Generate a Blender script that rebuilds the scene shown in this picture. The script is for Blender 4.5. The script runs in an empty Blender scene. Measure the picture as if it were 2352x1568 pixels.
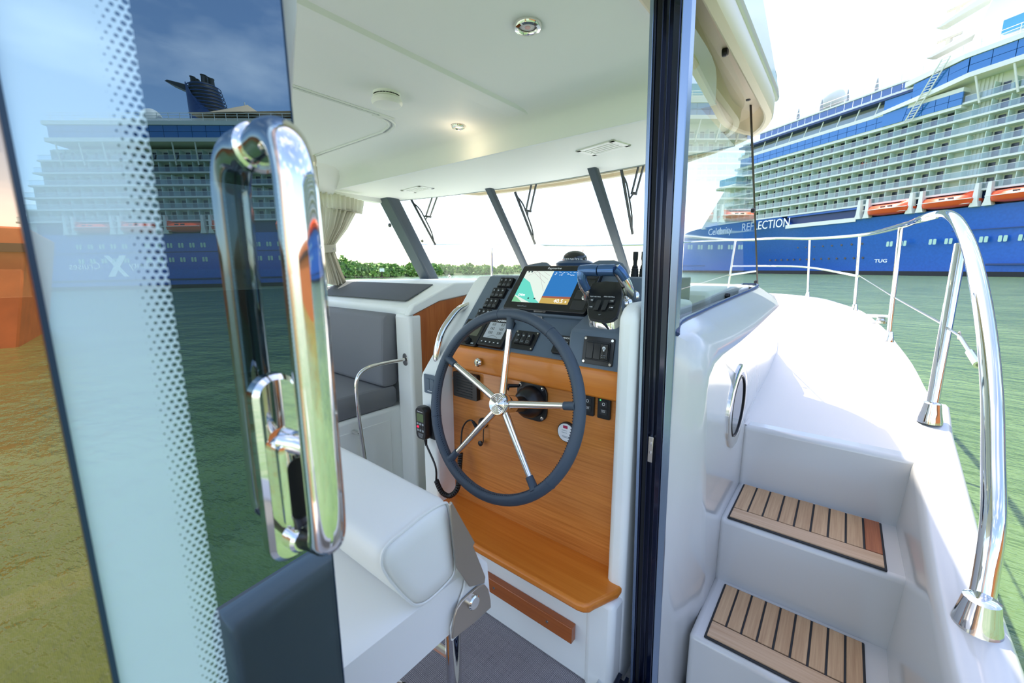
import bpy, math, random
from mathutils import Vector, Matrix
random.seed(7)
R = math.radians
sc = bpy.context.scene
col = sc.collection

# ------------------------------------------------------------------ camera, sky, sun, exposure
FPX, CX, CY, HY = 950.0, 1176.0, 784.0, 617.0          # focal length and horizon in a 2352 x 1568 frame
PSI = R(38.7)
TH = math.atan((CY - HY) / FPX)
FW = Vector((-math.sin(PSI) * math.cos(TH), math.cos(PSI) * math.cos(TH), -math.sin(TH)))
RT = Vector((math.cos(PSI), math.sin(PSI), 0))
UP = RT.cross(FW)
EYE = Vector((0, 0, 1.5))
cam_d = bpy.data.cameras.new('camera')
cam_d.sensor_width = 36.0
cam_d.lens = 36.0 * FPX / 2352.0
cam_d.clip_start = 0.02
cam_d.clip_end = 3000
cam_d.dof.use_dof = True
cam_d.dof.focus_distance = 2.2
cam_d.dof.aperture_fstop = 5.6
cam = bpy.data.objects.new('camera', cam_d)
col.objects.link(cam)
m3 = Matrix((RT, UP, -FW)).transposed()
cam.matrix_world = Matrix.Translation(EYE) @ m3.to_4x4()
sc.camera = cam

SUN_AZ, SUN_EL = R(-58), R(66)                          # azimuth from the bow, to port negative
world = bpy.data.worlds.new('sky'); sc.world = world
world.use_nodes = True
wn = world.node_tree; wn.nodes.clear()
w_out = wn.nodes.new('ShaderNodeOutputWorld'); w_bg = wn.nodes.new('ShaderNodeBackground')
w_sky = wn.nodes.new('ShaderNodeTexSky'); w_sky.sky_type = 'NISHITA'
w_sky.sun_disc = False
w_sky.sun_elevation = SUN_EL
w_sky.sun_rotation = SUN_AZ
w_sky.air_density = 1.0; w_sky.dust_density = 1.2; w_sky.ozone_density = 2.0
w_tc = wn.nodes.new('ShaderNodeTexCoord'); w_map = wn.nodes.new('ShaderNodeMapping')
w_map.inputs['Scale'].default_value = (1, 1, 2.6)
w_n = wn.nodes.new('ShaderNodeTexNoise'); w_n.inputs['Scale'].default_value = 2.6; w_n.inputs['Detail'].default_value = 7
w_n.inputs['Roughness'].default_value = 0.55
w_r = wn.nodes.new('ShaderNodeValToRGB')
w_r.color_ramp.elements[0].position = 0.50; w_r.color_ramp.elements[0].color = (0, 0, 0, 1)
w_r.color_ramp.elements[1].position = 0.74; w_r.color_ramp.elements[1].color = (0.36, 0.36, 0.36, 1)
w_mix = wn.nodes.new('ShaderNodeMix'); w_mix.data_type = 'RGBA'
w_mix.inputs['B'].default_value = (8.5, 8.9, 9.4, 1)
wn.links.new(w_tc.outputs['Generated'], w_map.inputs['Vector'])
wn.links.new(w_map.outputs['Vector'], w_n.inputs['Vector'])
wn.links.new(w_n.outputs['Fac'], w_r.inputs['Fac'])
wn.links.new(w_r.outputs['Color'], w_mix.inputs['Factor'])
w_hs = wn.nodes.new('ShaderNodeHueSaturation'); w_hs.inputs['Saturation'].default_value = 1.05
wn.links.new(w_sky.outputs['Color'], w_hs.inputs['Color']); wn.links.new(w_hs.outputs['Color'], w_mix.inputs['A'])
w_wb = wn.nodes.new('ShaderNodeMix'); w_wb.data_type = 'RGBA'; w_wb.blend_type = 'MULTIPLY'; w_wb.inputs['Factor'].default_value = 1.0
w_wb.inputs['B'].default_value = (1.09, 0.985, 0.925, 1)           # neutral white balance for open shade
wn.links.new(w_mix.outputs['Result'], w_wb.inputs['A']); wn.links.new(w_wb.outputs['Result'], w_bg.inputs['Color'])
wn.links.new(w_bg.outputs['Background'], w_out.inputs['Surface'])
w_bg.inputs['Strength'].default_value = 0.30

sun_d = bpy.data.lights.new('sun', 'SUN'); sun_d.energy = 5.0; sun_d.angle = R(0.6); sun_d.color = (1.0, 0.92, 0.80)
sun = bpy.data.objects.new('sun', sun_d); col.objects.link(sun)
sdir = Vector((math.sin(SUN_AZ) * math.cos(SUN_EL), math.cos(SUN_AZ) * math.cos(SUN_EL), math.sin(SUN_EL)))
sun.rotation_euler = sdir.to_track_quat('Z', 'Y').to_euler()
sun.location = (-20, 20, 40)

vs = sc.view_settings
vs.view_transform = 'Standard'; vs.look = 'None'; vs.gamma = 1.0; vs.use_curve_mapping = False
vs.exposure = 0.82
try:
    sc.cycles.max_bounces = 14; sc.cycles.diffuse_bounces = 6; sc.cycles.glossy_bounces = 6
    sc.cycles.transparent_max_bounces = 24; sc.cycles.transmission_bounces = 8
    sc.cycles.caustics_reflective = False; sc.cycles.caustics_refractive = False
    sc.cycles.sample_clamp_indirect = 6.0; sc.cycles.use_denoising = True
except Exception:
    pass

# ------------------------------------------------------------------ where a sight line meets a plane of the boat
def ray(x, y): return RT * ((x - CX) / FPX) + UP * ((CY - y) / FPX) + FW
def on(x, y, n, p):
    r = ray(x, y); n = Vector(n)
    return EYE + r * (n.dot(Vector(p) - EYE) / n.dot(r))
def onx(x, y, X): return on(x, y, (1, 0, 0), (X, 0, 0))
def ony(x, y, Y): return on(x, y, (0, 1, 0), (0, Y, 0))
def onz(x, y, Z): return on(x, y, (0, 0, 1), (0, 0, Z))

# ------------------------------------------------------------------ materials
def lin(h):
    h = h.lstrip('#')
    def f(c):
        c /= 255.0
        return c / 12.92 if c <= 0.04045 else ((c + 0.055) / 1.055) ** 2.4
    return tuple(f(int(h[i:i + 2], 16)) for i in (0, 2, 4)) + (1.0,)
class Mt:
    """small node helper"""
    def __init__(s, name):
        s.m = bpy.data.materials.new(name); s.m.use_nodes = True
        s.t = s.m.node_tree; s.t.nodes.clear()
        s.out = s.n('ShaderNodeOutputMaterial')
    def n(s, ty, **kw):
        nd = s.t.nodes.new(ty)
        for k, v in kw.items():
            if hasattr(nd, k): setattr(nd, k, v)
        return nd
    def l(s, a, b): s.t.links.new(a, b)
    def math(s, op, a, b=None):
        nd = s.n('ShaderNodeMath'); nd.operation = op
        for i, v in enumerate((a, b)):
            if v is None: continue
            if hasattr(v, 'is_output'): s.l(v, nd.inputs[i])
            else: nd.inputs[i].default_value = v
        return nd.outputs[0]
    def coord(s, scale=(1, 1, 1), rot=(0, 0, 0), kind='Object'):
        tc = s.n('ShaderNodeTexCoord'); mp = s.n('ShaderNodeMapping')
        mp.inputs['Scale'].default_value = scale; mp.inputs['Rotation'].default_value = rot
        s.l(tc.outputs[kind], mp.inputs['Vector']); return mp.outputs['Vector']
    def noise(s, vec, scale, detail=4, rough=0.5):
        nd = s.n('ShaderNodeTexNoise'); nd.inputs['Scale'].default_value = scale
        nd.inputs['Detail'].default_value = detail; nd.inputs['Roughness'].default_value = rough
        s.l(vec, nd.inputs['Vector']); return nd.outputs['Fac']
    def ramp(s, fac, stops):
        nd = s.n('ShaderNodeValToRGB'); cr = nd.color_ramp
        while len(cr.elements) < len(stops): cr.elements.new(0.5)
        for e, (p, c) in zip(cr.elements, stops): e.position = p; e.color = c
        s.l(fac, nd.inputs['Fac']); return nd.outputs['Color']
    def bump(s, h, strength=0.2, dist=0.002):
        nd = s.n('ShaderNodeBump'); nd.inputs['Strength'].default_value = strength
        nd.inputs['Distance'].default_value = dist; s.l(h, nd.inputs['Height']); return nd.outputs['Normal']
    def bsdf(s, color=None, rough=0.5, metal=0.0, spec=0.5, coat=0.0, normal=None, **kw):
        b = s.n('ShaderNodeBsdfPrincipled')
        def put(k, v):
            if v is None: return
            if hasattr(v, 'is_output'): s.l(v, b.inputs[k])
            else: b.inputs[k].default_value = v
        put('Base Color', color); put('Roughness', rough); put('Metallic', metal); put('Specular IOR Level', spec)
        put('Coat Weight', coat); put('Normal', normal)
        if coat: b.inputs['Coat Roughness'].default_value = 0.08
        for k, v in kw.items(): put(k, v)
        return b.outputs[0]
    def end(s, sh): s.l(sh, s.out.inputs['Surface']); return s.m

def plain(name, hexc, rough=0.5, metal=0.0, spec=0.5, coat=0.0, bump=0.0, bscale=300, vary=0.0):
    M_ = Mt(name); c = lin(hexc); nrm = None; cc = c
    if bump or vary:
        v = M_.coord()
        f = M_.noise(v, bscale, 3)
        if bump: nrm = M_.bump(f, bump, 0.001)
        if vary:
            f2 = M_.noise(v, 2.2, 5)
            lo = tuple(x * (1 - vary) for x in c[:3]) + (1,); hi = tuple(min(1, x * (1 + vary)) for x in c[:3]) + (1,)
            cc = M_.ramp(f2, [(0.3, lo), (0.7, hi)])
    return M_.end(M_.bsdf(cc, rough, metal, spec, coat, nrm))
def emit(name, hexc, strength):
    M_ = Mt(name); e = M_.n('ShaderNodeEmission'); e.inputs['Color'].default_value = lin(hexc); e.inputs['Strength'].default_value = strength
    return M_.end(e.outputs[0])
def wood(name, dark, light, axis='x', scale=1.0, rough=0.3, coat=0.3):
    M_ = Mt(name)
    st = {'x': (1.2, 40, 40), 'y': (40, 1.2, 40), 'z': (40, 40, 1.2)}[axis]
    v = M_.coord(tuple(k * scale for k in st))
    f1 = M_.noise(v, 3.0, 6, 0.65)
    v2 = M_.coord(tuple(k * scale * 0.15 for k in st)); f2 = M_.noise(v2, 2.0, 3)
    f = M_.math('ADD', M_.math('MULTIPLY', f1, 0.65), M_.math('MULTIPLY', f2, 0.35))
    c = M_.ramp(f, [(0.32, lin(dark)), (0.66, lin(light))])
    return M_.end(M_.bsdf(c, rough, 0, 0.4, coat, M_.bump(f1, 0.12, 0.0006)))
def glass(name, tint=(1, 1, 1), base=0.04, gain=1.0, gloss=(1, 1, 1), rough=0.0):
    """thin pane: tinted see-through plus mirror reflection that grows towards grazing"""
    M_ = Mt(name)
    tr = M_.n('ShaderNodeBsdfTransparent'); tr.inputs['Color'].default_value = tuple(tint) + (1,)
    gl = M_.n('ShaderNodeBsdfGlossy'); gl.inputs['Color'].default_value = tuple(gloss) + (1,); gl.inputs['Roughness'].default_value = rough
    fr = M_.n('ShaderNodeFresnel'); fr.inputs['IOR'].default_value = 1.5
    geo = M_.n('ShaderNodeNewGeometry')
    # same curve from both sides
    ior = M_.math('ADD', M_.math('MULTIPLY', geo.outputs['Backfacing'], 1 / 1.5 - 1.5), 1.5); M_.l(ior, fr.inputs['IOR'])
    f = M_.math('MINIMUM', M_.math('ADD', M_.math('MULTIPLY', fr.outputs[0], gain), base), 1.0)
    mx = M_.n('ShaderNodeMixShader'); M_.l(f, mx.inputs[0]); M_.l(tr.outputs[0], mx.inputs[1]); M_.l(gl.outputs[0], mx.inputs[2])
    return M_.end(mx.outputs[0])

MAT = {}
MAT['gelcoat'] = plain('white gelcoat', '#cccbc8', 0.16, 0, 0.5, 0.4)
MAT['gelcoat_deck'] = plain('non-slip deck gelcoat', '#e4dfd9', 0.55, 0, 0.3, 0, 0.5, 700)
MAT['cream'] = plain('cream moulded liner', '#eceeea', 0.5, 0, 0.3)
MAT['cream_rim'] = plain('cream roof underside', '#e4d6c0', 0.4, 0, 0.4)
MAT['head'] = plain('pale headliner', '#eef1f1', 0.6, 0, 0.25)
MAT['chrome'] = plain('polished stainless steel', '#e6e4e0', 0.045, 1.0)
MAT['chrome_soft'] = plain('brushed stainless steel', '#c9c4bb', 0.22, 1.0)
MAT['black'] = plain('black plastic', '#17181a', 0.35)
MAT['black_soft'] = plain('matt black rubber', '#1d2024', 0.6)
MAT['navy_alu'] = plain('black anodised aluminium', '#0d1a36', 0.16, 0.5, 0.5, 0.6)
MAT['slate'] = plain('slate blue dash moulding', '#5c6a78', 0.42, 0, 0.4, 0, 0.15, 500)
MAT['charcoal'] = plain('charcoal pillar', '#4a545d', 0.45, 0, 0.4)
MAT['white'] = plain('white paint', '#f2f2f0', 0.4)
MAT['print'] = plain('white print', '#f4f4f4', 0.5)
MAT['grey_print'] = plain('grey print', '#9aa0a4', 0.5)
MAT['teak_panel'] = wood('varnished teak veneer', '#b06428', '#dc9048', 'x', 1.0, 0.32, 0.35)
MAT['teak_solid'] = wood('varnished teak solid', '#cc7020', '#e08a34', 'x', 0.5, 0.38, 0.2)
MAT['teak_dark'] = wood('dark varnished teak', '#964a1a', '#b4622a', 'x', 0.6, 0.28, 0.5)
MAT['teak_bulk'] = wood('varnished bulkhead veneer', '#a0552a', '#c4743e', 'z', 1.0, 0.35, 0.25)
MAT['teak_deck'] = wood('bare teak', '#a68260', '#caa882', 'y', 1.2, 0.6, 0.0)
MAT['teak_deck_x'] = wood('bare teak nosing', '#b4906e', '#cfb090', 'x', 1.2, 0.6, 0.0)
MAT['teak_wet'] = wood('stained teak', '#8d4a28', '#b56f46', 'y', 1.2, 0.4, 0.1)
MAT['cushion_grey'] = plain('grey marine fabric', '#7d7e82', 0.8, 0, 0.2, 0, 0.35, 900)
MAT['vinyl'] = plain('white vinyl', '#eceae4', 0.42, 0, 0.4, 0, 0.12, 500)
def cloth(name, hexc, tr=0.35):
    M_ = Mt(name); f = M_.noise(M_.coord(), 900, 3); b1 = M_.bsdf(lin(hexc), .9, 0, .1, 0, M_.bump(f, .2, .001))
    t = M_.n('ShaderNodeBsdfTranslucent'); t.inputs['Color'].default_value = lin(hexc)
    mx = M_.n('ShaderNodeMixShader'); mx.inputs[0].default_value = tr; M_.l(b1, mx.inputs[1]); M_.l(t.outputs[0], mx.inputs[2]); return M_.end(mx.outputs[0])
MAT['curtain'] = cloth('light grey curtain', '#dcd8cc')
MAT['leather'] = plain('navy leather', '#414d5b', 0.45, 0, 0.4, 0, 0.3, 900)
MAT['side_glass'] = glass('clear side glass', (0.9, 0.96, 0.93), 0.02, 1.15)
MAT['wind_glass'] = glass('windscreen glass', (0.93, 0.97, 0.95), 0.01, 0.8)

# ------------------------------------------------------------------ mesh building
def frame(o, x, y, z=None):
    x = Vector(x).normalized(); y = Vector(y); y = (y - x * x.dot(y)).normalized()
    z = x.cross(y) if z is None else Vector(z)
    M_ = Matrix((x, y, z)).transposed().to_4x4(); M_.translation = Vector(o); return M_
I4 = Matrix.Identity(4)
def wloc(o):
    p = Vector((0, 0, 0))
    while o is not None: p = p + o.location; o = o.parent
    return p
class MB:
    def __init__(s, M_=None): s.v = []; s.f = []; s.M = M_ or I4
    def add(s, vs_, fs, M_=None):
        T = s.M if M_ is None else s.M @ M_
        b = len(s.v); s.v += [T @ Vector(p) for p in vs_]; s.f += [tuple(b + i for i in f) for f in fs]; return s
    def box(s, c, d, M_=None):
        x, y, z = c; a, b, e = d[0] / 2, d[1] / 2, d[2] / 2
        vs_ = [(x + i * a, y + j * b, z + k * e) for k in (-1, 1) for j in (-1, 1) for i in (-1, 1)]
        return s.add(vs_, [(0, 2, 3, 1), (4, 5, 7, 6), (0, 1, 5, 4), (2, 6, 7, 3), (0, 4, 6, 2), (1, 3, 7, 5)], M_)
    def span(s, x0, x1, y0, y1, z0, z1, M_=None):
        return s.box(((x0 + x1) / 2, (y0 + y1) / 2, (z0 + z1) / 2), (abs(x1 - x0), abs(y1 - y0), abs(z1 - z0)), M_)
    def quad(s, a, b, c, d): return s.add([a, b, c, d], [(0, 1, 2, 3)])
    def poly(s, pts): return s.add(pts, [tuple(range(len(pts)))])
    def prism(s, pts, d0, d1, M_=None):
        """2-D outline in local xy, extruded along local z from d0 to d1"""
        n = len(pts); vs_ = [(p[0], p[1], d0) for p in pts] + [(p[0], p[1], d1) for p in pts]
        fs = [tuple(range(n - 1, -1, -1)), tuple(range(n, 2 * n))] + [(i, (i + 1) % n, n + (i + 1) % n, n + i) for i in range(n)]
        return s.add(vs_, fs, M_)
    def loft(s, rings, closed=True, caps=True, loop=False):
        n = len(rings[0]); vs_ = [p for r in rings for p in r]; fs = []
        m = len(rings)
        for j in range(m if loop else m - 1):
            for i in range(n if closed else n - 1):
                a = j * n + i; b = j * n + (i + 1) % n; k = ((j + 1) % m) * n
                fs.append((a, b, k + (i + 1) % n, k + i))
        if caps and closed and not loop: fs += [tuple(range(n - 1, -1, -1)), tuple((m - 1) * n + i for i in range(n))]
        return s.add(vs_, fs)
    def tube(s, path, r, n=10, closed=False, caps=True, flat=1.0):
        P = [Vector(p) for p in path]; m = len(P); rs = r if isinstance(r, (list, tuple)) else [r] * m
        T = []
        for i in range(m):
            a = P[(i - 1) % m] if (closed or i > 0) else P[i]; b = P[(i + 1) % m] if (closed or i < m - 1) else P[i]
            T.append((b - a).normalized())
        u = T[0].orthogonal().normalized(); rings = []
        for i in range(m):
            if i: 
                ax = T[i - 1].cross(T[i])
                if ax.length > 1e-8: u = Matrix.Rotation(T[i - 1].angle(T[i]), 3, ax.normalized()) @ u
            u = (u - T[i] * T[i].dot(u)).normalized(); w = T[i].cross(u)
            rings.append([P[i] + (u * math.cos(2 * math.pi * k / n) + w * math.sin(2 * math.pi * k / n) * flat) * rs[i] for k in range(n)])
        return s.loft(rings, True, caps, closed)
    def lathe(s, prof, M_=None, n=24, cap=True):
        """profile of (radius, height) turned about local z"""
        vs_ = []; fs = []
        for (r, z) in prof:
            vs_ += [(r * math.cos(2 * math.pi * k / n), r * math.sin(2 * math.pi * k / n), z) for k in range(n)]
        for j in range(len(prof) - 1):
            for k in range(n):
                fs.append((j * n + k, j * n + (k + 1) % n, (j + 1) * n + (k + 1) % n, (j + 1) * n + k))
        if cap:
            fs.append(tuple(range(n - 1, -1, -1))); fs.append(tuple((len(prof) - 1) * n + k for k in range(n)))
        return s.add(vs_, fs, M_)
    def ball(s, c, r, n=16, m=10, sq=(1, 1, 1)):
        pr = []; c = Vector(c)
        vs_ = []; fs = []
        for j in range(m + 1):
            a = math.pi * j / m - math.pi / 2
            for k in range(n):
                vs_.append((c.x + r * sq[0] * math.cos(a) * math.cos(2 * math.pi * k / n), c.y + r * sq[1] * math.cos(a) * math.sin(2 * math.pi * k / n), c.z + r * sq[2] * math.sin(a)))
        for j in range(m):
            for k in range(n): fs.append((j * n + k, j * n + (k + 1) % n, (j + 1) * n + (k + 1) % n, (j + 1) * n + k))
        return s.add(vs_, fs)
    def build(s, name, mat, parent=None, bevel=0.0, seg=2, smooth=True, ang=35, sub=0):
        off = wloc(parent) if parent is not None else Vector((0, 0, 0))
        me = bpy.data.meshes.new(name)
        me.from_pydata([tuple(p - off) for p in s.v], [], s.f); me.update()
        if isinstance(mat, str): mat = MAT[mat]
        me.materials.append(mat)
        o = bpy.data.objects.new(name, me); col.objects.link(o)
        if parent is not None: o.parent = parent
        if smooth:
            me.polygons.foreach_set('use_smooth', [True] * len(me.polygons))
            me.set_sharp_from_angle(angle=R(ang))
        if bevel:
            b = o.modifiers.new('bevel', 'BEVEL'); b.width = bevel; b.segments = seg; b.limit_method = 'ANGLE'; b.angle_limit = R(30)
            b.harden_normals = False
        if sub:
            q = o.modifiers.new('sub', 'SUBSURF'); q.levels = sub; q.render_levels = sub
        return o
def tag(o, label=None, cat=None, group=None, kind=None):
    if label: o['label'] = label
    if cat: o['category'] = cat
    if group: o['group'] = group
    if kind: o['kind'] = kind
    return o
def thing(name, label, cat, loc=(0, 0, 0), group=None):
    o = bpy.data.objects.new(name, None); o.empty_display_size = 0.05; col.objects.link(o); o.location = loc
    return tag(o, label, cat, group)
def struct(o, label=None): return tag(o, label, None, None, 'structure')
def copy_tree(o, parent=None, loc=None):
    c = o.copy(); col.objects.link(c); c.parent = parent
    if loc is not None: c.location = loc
    for ch in list(o.children): copy_tree(ch, c)
    return c
_font = {}
def text(name, s, M_, size, mat, parent, extrude=0.0002, align='CENTER', sx=1.0, shear=0.0, bold=0.0):
    """raised lettering: local x = reading direction, local y = up, local z = towards the reader"""
    cu = bpy.data.curves.new(name, 'FONT'); cu.body = s; cu.size = size; cu.align_x = align; cu.align_y = 'CENTER'
    cu.extrude = extrude; cu.shear = shear; cu.offset = bold; cu.resolution_u = 3
    tmp = bpy.data.objects.new(name, cu); col.objects.link(tmp)
    me = bpy.data.meshes.new_from_object(tmp.evaluated_get(bpy.context.evaluated_depsgraph_get()))
    bpy.data.objects.remove(tmp); bpy.data.curves.remove(cu)
    me.transform(M_ @ Matrix.Diagonal((sx, 1, 1, 1)))
    if parent is not None: me.transform(Matrix.Translation(-wloc(parent)))
    me.name = name; me.materials.clear(); me.materials.append(MAT[mat] if isinstance(mat, str) else mat)
    o = bpy.data.objects.new(name, me); col.objects.link(o); o.parent = parent
    return o
def rrect(w, h, r, n=4, c=(0, 0)):
    pts = []
    for (sx_, sy_, a0) in ((1, 1, 0), (-1, 1, 90), (-1, -1, 180), (1, -1, 270)):
        for k in range(n + 1):
            a = R(a0 + 90 * k / n); pts.append((c[0] + sx_ * (w / 2 - r) + r * math.cos(a), c[1] + sy_ * (h / 2 - r) + r * math.sin(a)))
    return pts
def smoothpath(pts, n=6, closed=False):
    """Catmull-Rom through points"""
    P = [Vector(p) for p in pts]; m = len(P); out = []
    for i in range(m if closed else m - 1):
        p0 = P[(i - 1) % m] if closed or i else P[i]; p1 = P[i]; p2 = P[(i + 1) % m]; p3 = P[(i + 2) % m] if closed or i < m - 2 else p2
        for k in range(n):
            t = k / n
            out.append(0.5 * ((2 * p1) + (p2 - p0) * t + (2 * p0 - 5 * p1 + 4 * p2 - p3) * t * t + (3 * p1 - p0 - 3 * p2 + p3) * t ** 3))
    if not closed: out.append(P[-1])
    return out
def circle(c, r, x, y, n=24): 
    x = Vector(x); y = Vector(y); return [Vector(c) + x * (r * math.cos(2 * math.pi * k / n)) + y * (r * math.sin(2 * math.pi * k / n)) for k in range(n)]
# ================================================================== the sea
def sea_material():
    M_ = Mt('green harbour water')
    v = M_.coord((1, 1, 1))
    big = M_.noise(v, 0.35, 6, 0.6); v2 = M_.coord((0.55, 1.5, 1), (0, 0, R(25))); mid = M_.noise(v2, 2.6, 5, 0.6)
    c = M_.ramp(big, [(0.3, lin('#4f6a3b')), (0.7, lin('#6b8552'))])
    h = M_.math('ADD', M_.math('MULTIPLY', big, 1.2), M_.math('MULTIPLY', mid, 0.5))
    return M_.end(M_.bsdf(c, 0.08, 0, 0.5, 0, M_.bump(h, 0.55, 0.35)))
b = MB(); b.lathe([(0.1, 0), (30, 0), (200, 0), (1800, 0)], n=48, cap=False)
b.poly([(0.1 * math.cos(-2 * math.pi * k / 48), 0.1 * math.sin(-2 * math.pi * k / 48), 0) for k in range(48)][::-1])
sea = b.build('sea', sea_material()); tag(sea, 'rippled green harbour water around the boat', 'water', kind='stuff')

# ================================================================== the cruise ship
UV = Vector((math.sin(R(-55.2)), math.cos(R(-55.2)), 0)); VV = Vector((math.cos(R(-55.2)), -math.sin(R(-55.2)), 0))
SO = VV * 111.0
def SP(u, v, w): return SO + UV * u + VV * v + Vector((0, 0, w))
SM = Matrix((UV, VV, Vector((0, 0, 1)))).transposed().to_4x4(); SM.translation = SO
def ship_paint(name, hexc, rough=0.35, vary=0.08):
    return plain(name, hexc, rough, 0, 0.4, 0.0, 0, 300, vary)
MAT['hull_blue'] = ship_paint('blue ship hull paint', '#2a62bd', 0.28)
MAT['boot'] = ship_paint('dark boot topping', '#1a2026', 0.5)
MAT['ship_white'] = plain('ship white paint', '#dcdedb', 0.5)
MAT['ship_wall'] = plain('ship cabin wall', '#d6d8ce', 0.6)
MAT['ship_dark'] = plain('dark cabin glass', '#1e2a3a', 0.2, 0, 0.6)
MAT['ship_blue_glass'] = plain('blue window band glass', '#2a6fb4', 0.08, 0.1, 0.8)
MAT['ship_teal_glass'] = plain('teal screen glass', '#3f93b8', 0.1, 0.1, 0.8)
MAT['ship_navy'] = plain('navy paint', '#1d3c6e', 0.4)
MAT['screen_grey'] = plain('frosted partition', '#c3d6cc', 0.35)
MAT['pane_green'] = plain('pale hull window', '#a9cfc6', 0.1)
MAT['orange'] = plain('orange lifeboat hull', '#e2542b', 0.3, 0, 0.4, 0.2)
MAT['orange_dark'] = plain('orange lifeboat shadow line', '#a83a1d', 0.4)
MAT['tent'] = plain('beige tent cloth', '#c9b08e', 0.8)
MAT['balcony_glass'] = glass('balcony glass', (0.78, 0.86, 0.88), 0.05, 0.6, rough=0.05)
ship = thing('cruise_ship', 'huge cruise ship with blue hull and white balcony decks across the water', 'ship', SO)

def smooth01(t): t = max(0.0, min(1.0, t)); return t * t * (3 - 2 * t)
def v_wl(u): return 0 if u < 30 else 18 * ((u - 30) / 118.0) ** 1.7 if u < 148 else 18
def v_top(u): return 0 if u < 112 else 18 * ((u - 112) / 50.0) ** 2 if u < 162 else 18
def hull_ring(u):
    top = 13.5 + 3.0 * smooth01((u - 95) / 3.0); ws = [-1.0, 0.9, 3.0, 6.0, 9.0, 11.5, top]
    near = []
    for w in ws:
        t = max(0, w) / top; v = v_wl(u) + (v_top(u) - v_wl(u)) * t ** 1.3
        near.append((u, min(v, 18 - 0.05), w))
    return near
us = [-116 + k * 8 for k in range(18)] + [30 + k * 4.0 for k in range(34)]
us = [u for u in us if u <= 160] + [161.5]
rings = []
for u in us:
    a = hull_ring(u); rings.append(a + [(p[0], 36 - p[1], p[2]) for p in reversed(a)])
hull = MB(SM).loft(rings).build('hull', 'hull_blue', ship, ang=50)
# boot topping
b = MB(SM)
ringsb = []
for u in us:
    v = v_wl(u) - 0.05; t = 0.9 / 13.5; v2 = v_wl(u) + (v_top(u) - v_wl(u)) * t ** 1.3 - 0.05
    ringsb.append([(u, v, -0.8), (u, min(v2, 17.9), 0.95)])
b.loft(ringsb, closed=False, caps=False); b.build('boot_stripe', 'boot', ship)
# long rubbing strake and dark belt lines on the side
b = MB(SM); b.span(-112, 58, -0.12, 0.05, 8.95, 9.1); b.build('belt_line', 'ship_navy', ship)
b = MB(SM); b.span(-112, 52, -0.3, 0.05, 2.1, 2.5); b.build('rubbing_strake', 'ship_navy', ship, bevel=0.08)

# --- superstructure: stern decks step back upwards
LV = [16.7, 19.5, 22.3, 25.1, 28.0, 30.8, 33.8]
def aft_end(w): return -113 + (w - 13.5) * 0.52
def fore_end(w): return 124 - max(0, w - 16) * 0.42
b = MB(SM)
lv2 = [13.4] + LV + [38.0]
for i in range(len(lv2) - 1):
    b.span(aft_end(lv2[i]) + 2 if i < 7 else -28, fore_end(lv2[i]), 2.0, 34, lv2[i], lv2[i + 1])
b.build('cabin_block', 'ship_wall', ship, smooth=False)
for i, w in enumerate(LV):
    u0, u1 = aft_end(w), fore_end(w) - 1
    if i == 6: u0, u1 = -28, 60
    b = MB(SM); b.span(u0, u1, 0.0, 2.2, w - 0.28, w + 0.1); b.build('deck_slab', 'ship_white', ship, smooth=False)
    b = MB(SM); b.span(u0 + .3, u1 - .3, 0.06, 0.1, w + 0.12, w + 1.15); b.build('balcony_glass', 'balcony_glass', ship, smooth=False)
    b = MB(SM); b.span(u0 + .3, u1 - .3, 0.03, 0.13, w + 1.15, w + 1.22); b.build('handrail', 'ship_white', ship, smooth=False)
# cabin doors and partitions: one mesh each, placed singly where the picture shows them
pitch = 2.65
def local_part(bm_fn, name, mat, bevel=0):
    mb = MB(); bm_fn(mb); me = bpy.data.meshes.new(name); me.from_pydata([tuple(p) for p in mb.v], [], mb.f); me.update(); me.materials.append(MAT[mat]); return me
rotS = SM.to_3x3().to_4x4()
def put(me, name, u, v, w, parent=ship):
    o = bpy.data.objects.new(name, me); col.objects.link(o); o.parent = parent
    o.matrix_local = Matrix.Translation(SP(u, v, w) - wloc(parent)) @ rotS; return o
door_me = local_part(lambda m: m.span(-0.5, 0.5, -0.08, 0.05, 0.15, 2.2), 'cabin_door', 'ship_dark')
part_me = local_part(lambda m: m.span(-0.05, 0.05, 0.15, 2.0, 0.1, 2.35), 'partition', 'screen_grey')
chair_me = local_part(lambda m: (m.span(-0.3, 0.3, -0.3, 0.3, 0.1, 0.5), m.span(-0.3, 0.3, 0.2, 0.3, 0.5, 1.0)), 'balcony_chair', 'grey_print')
rest_d, rest_p = MB(SM), MB(SM)
for i, w in enumerate(LV):
    u0, u1 = aft_end(w), fore_end(w) - 2
    if i == 6: u0, u1 = -28, 58
    k = math.ceil((u0 + 2) / pitch)
    while k * pitch < u1 - 1:
        u = k * pitch; k += 1
        near_ = 45 <= u <= 106 or -84 <= u <= -54
        gap = 54.5 < u < 59                     # plain panelled bay
        if near_:
            if not gap: put(door_me, 'cabin_door', u + (1.75 if u > 0 else .85) + random.uniform(-.12, .12), 2.0, w)
            put(part_me, 'partition', u, 0, w)
        else:
            rest_d.span(u + 0.45, u + 1.4, 1.92, 2.05, w + .15, w + 2.15); rest_p.span(u - .05, u + .05, .15, 2.0, w + .1, w + 2.35)
tag(rest_d.build('cabin_doors', 'ship_dark', ship, smooth=False), kind='stuff')
tag(rest_p.build('partitions', 'screen_grey', ship, smooth=False), kind='stuff')
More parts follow.
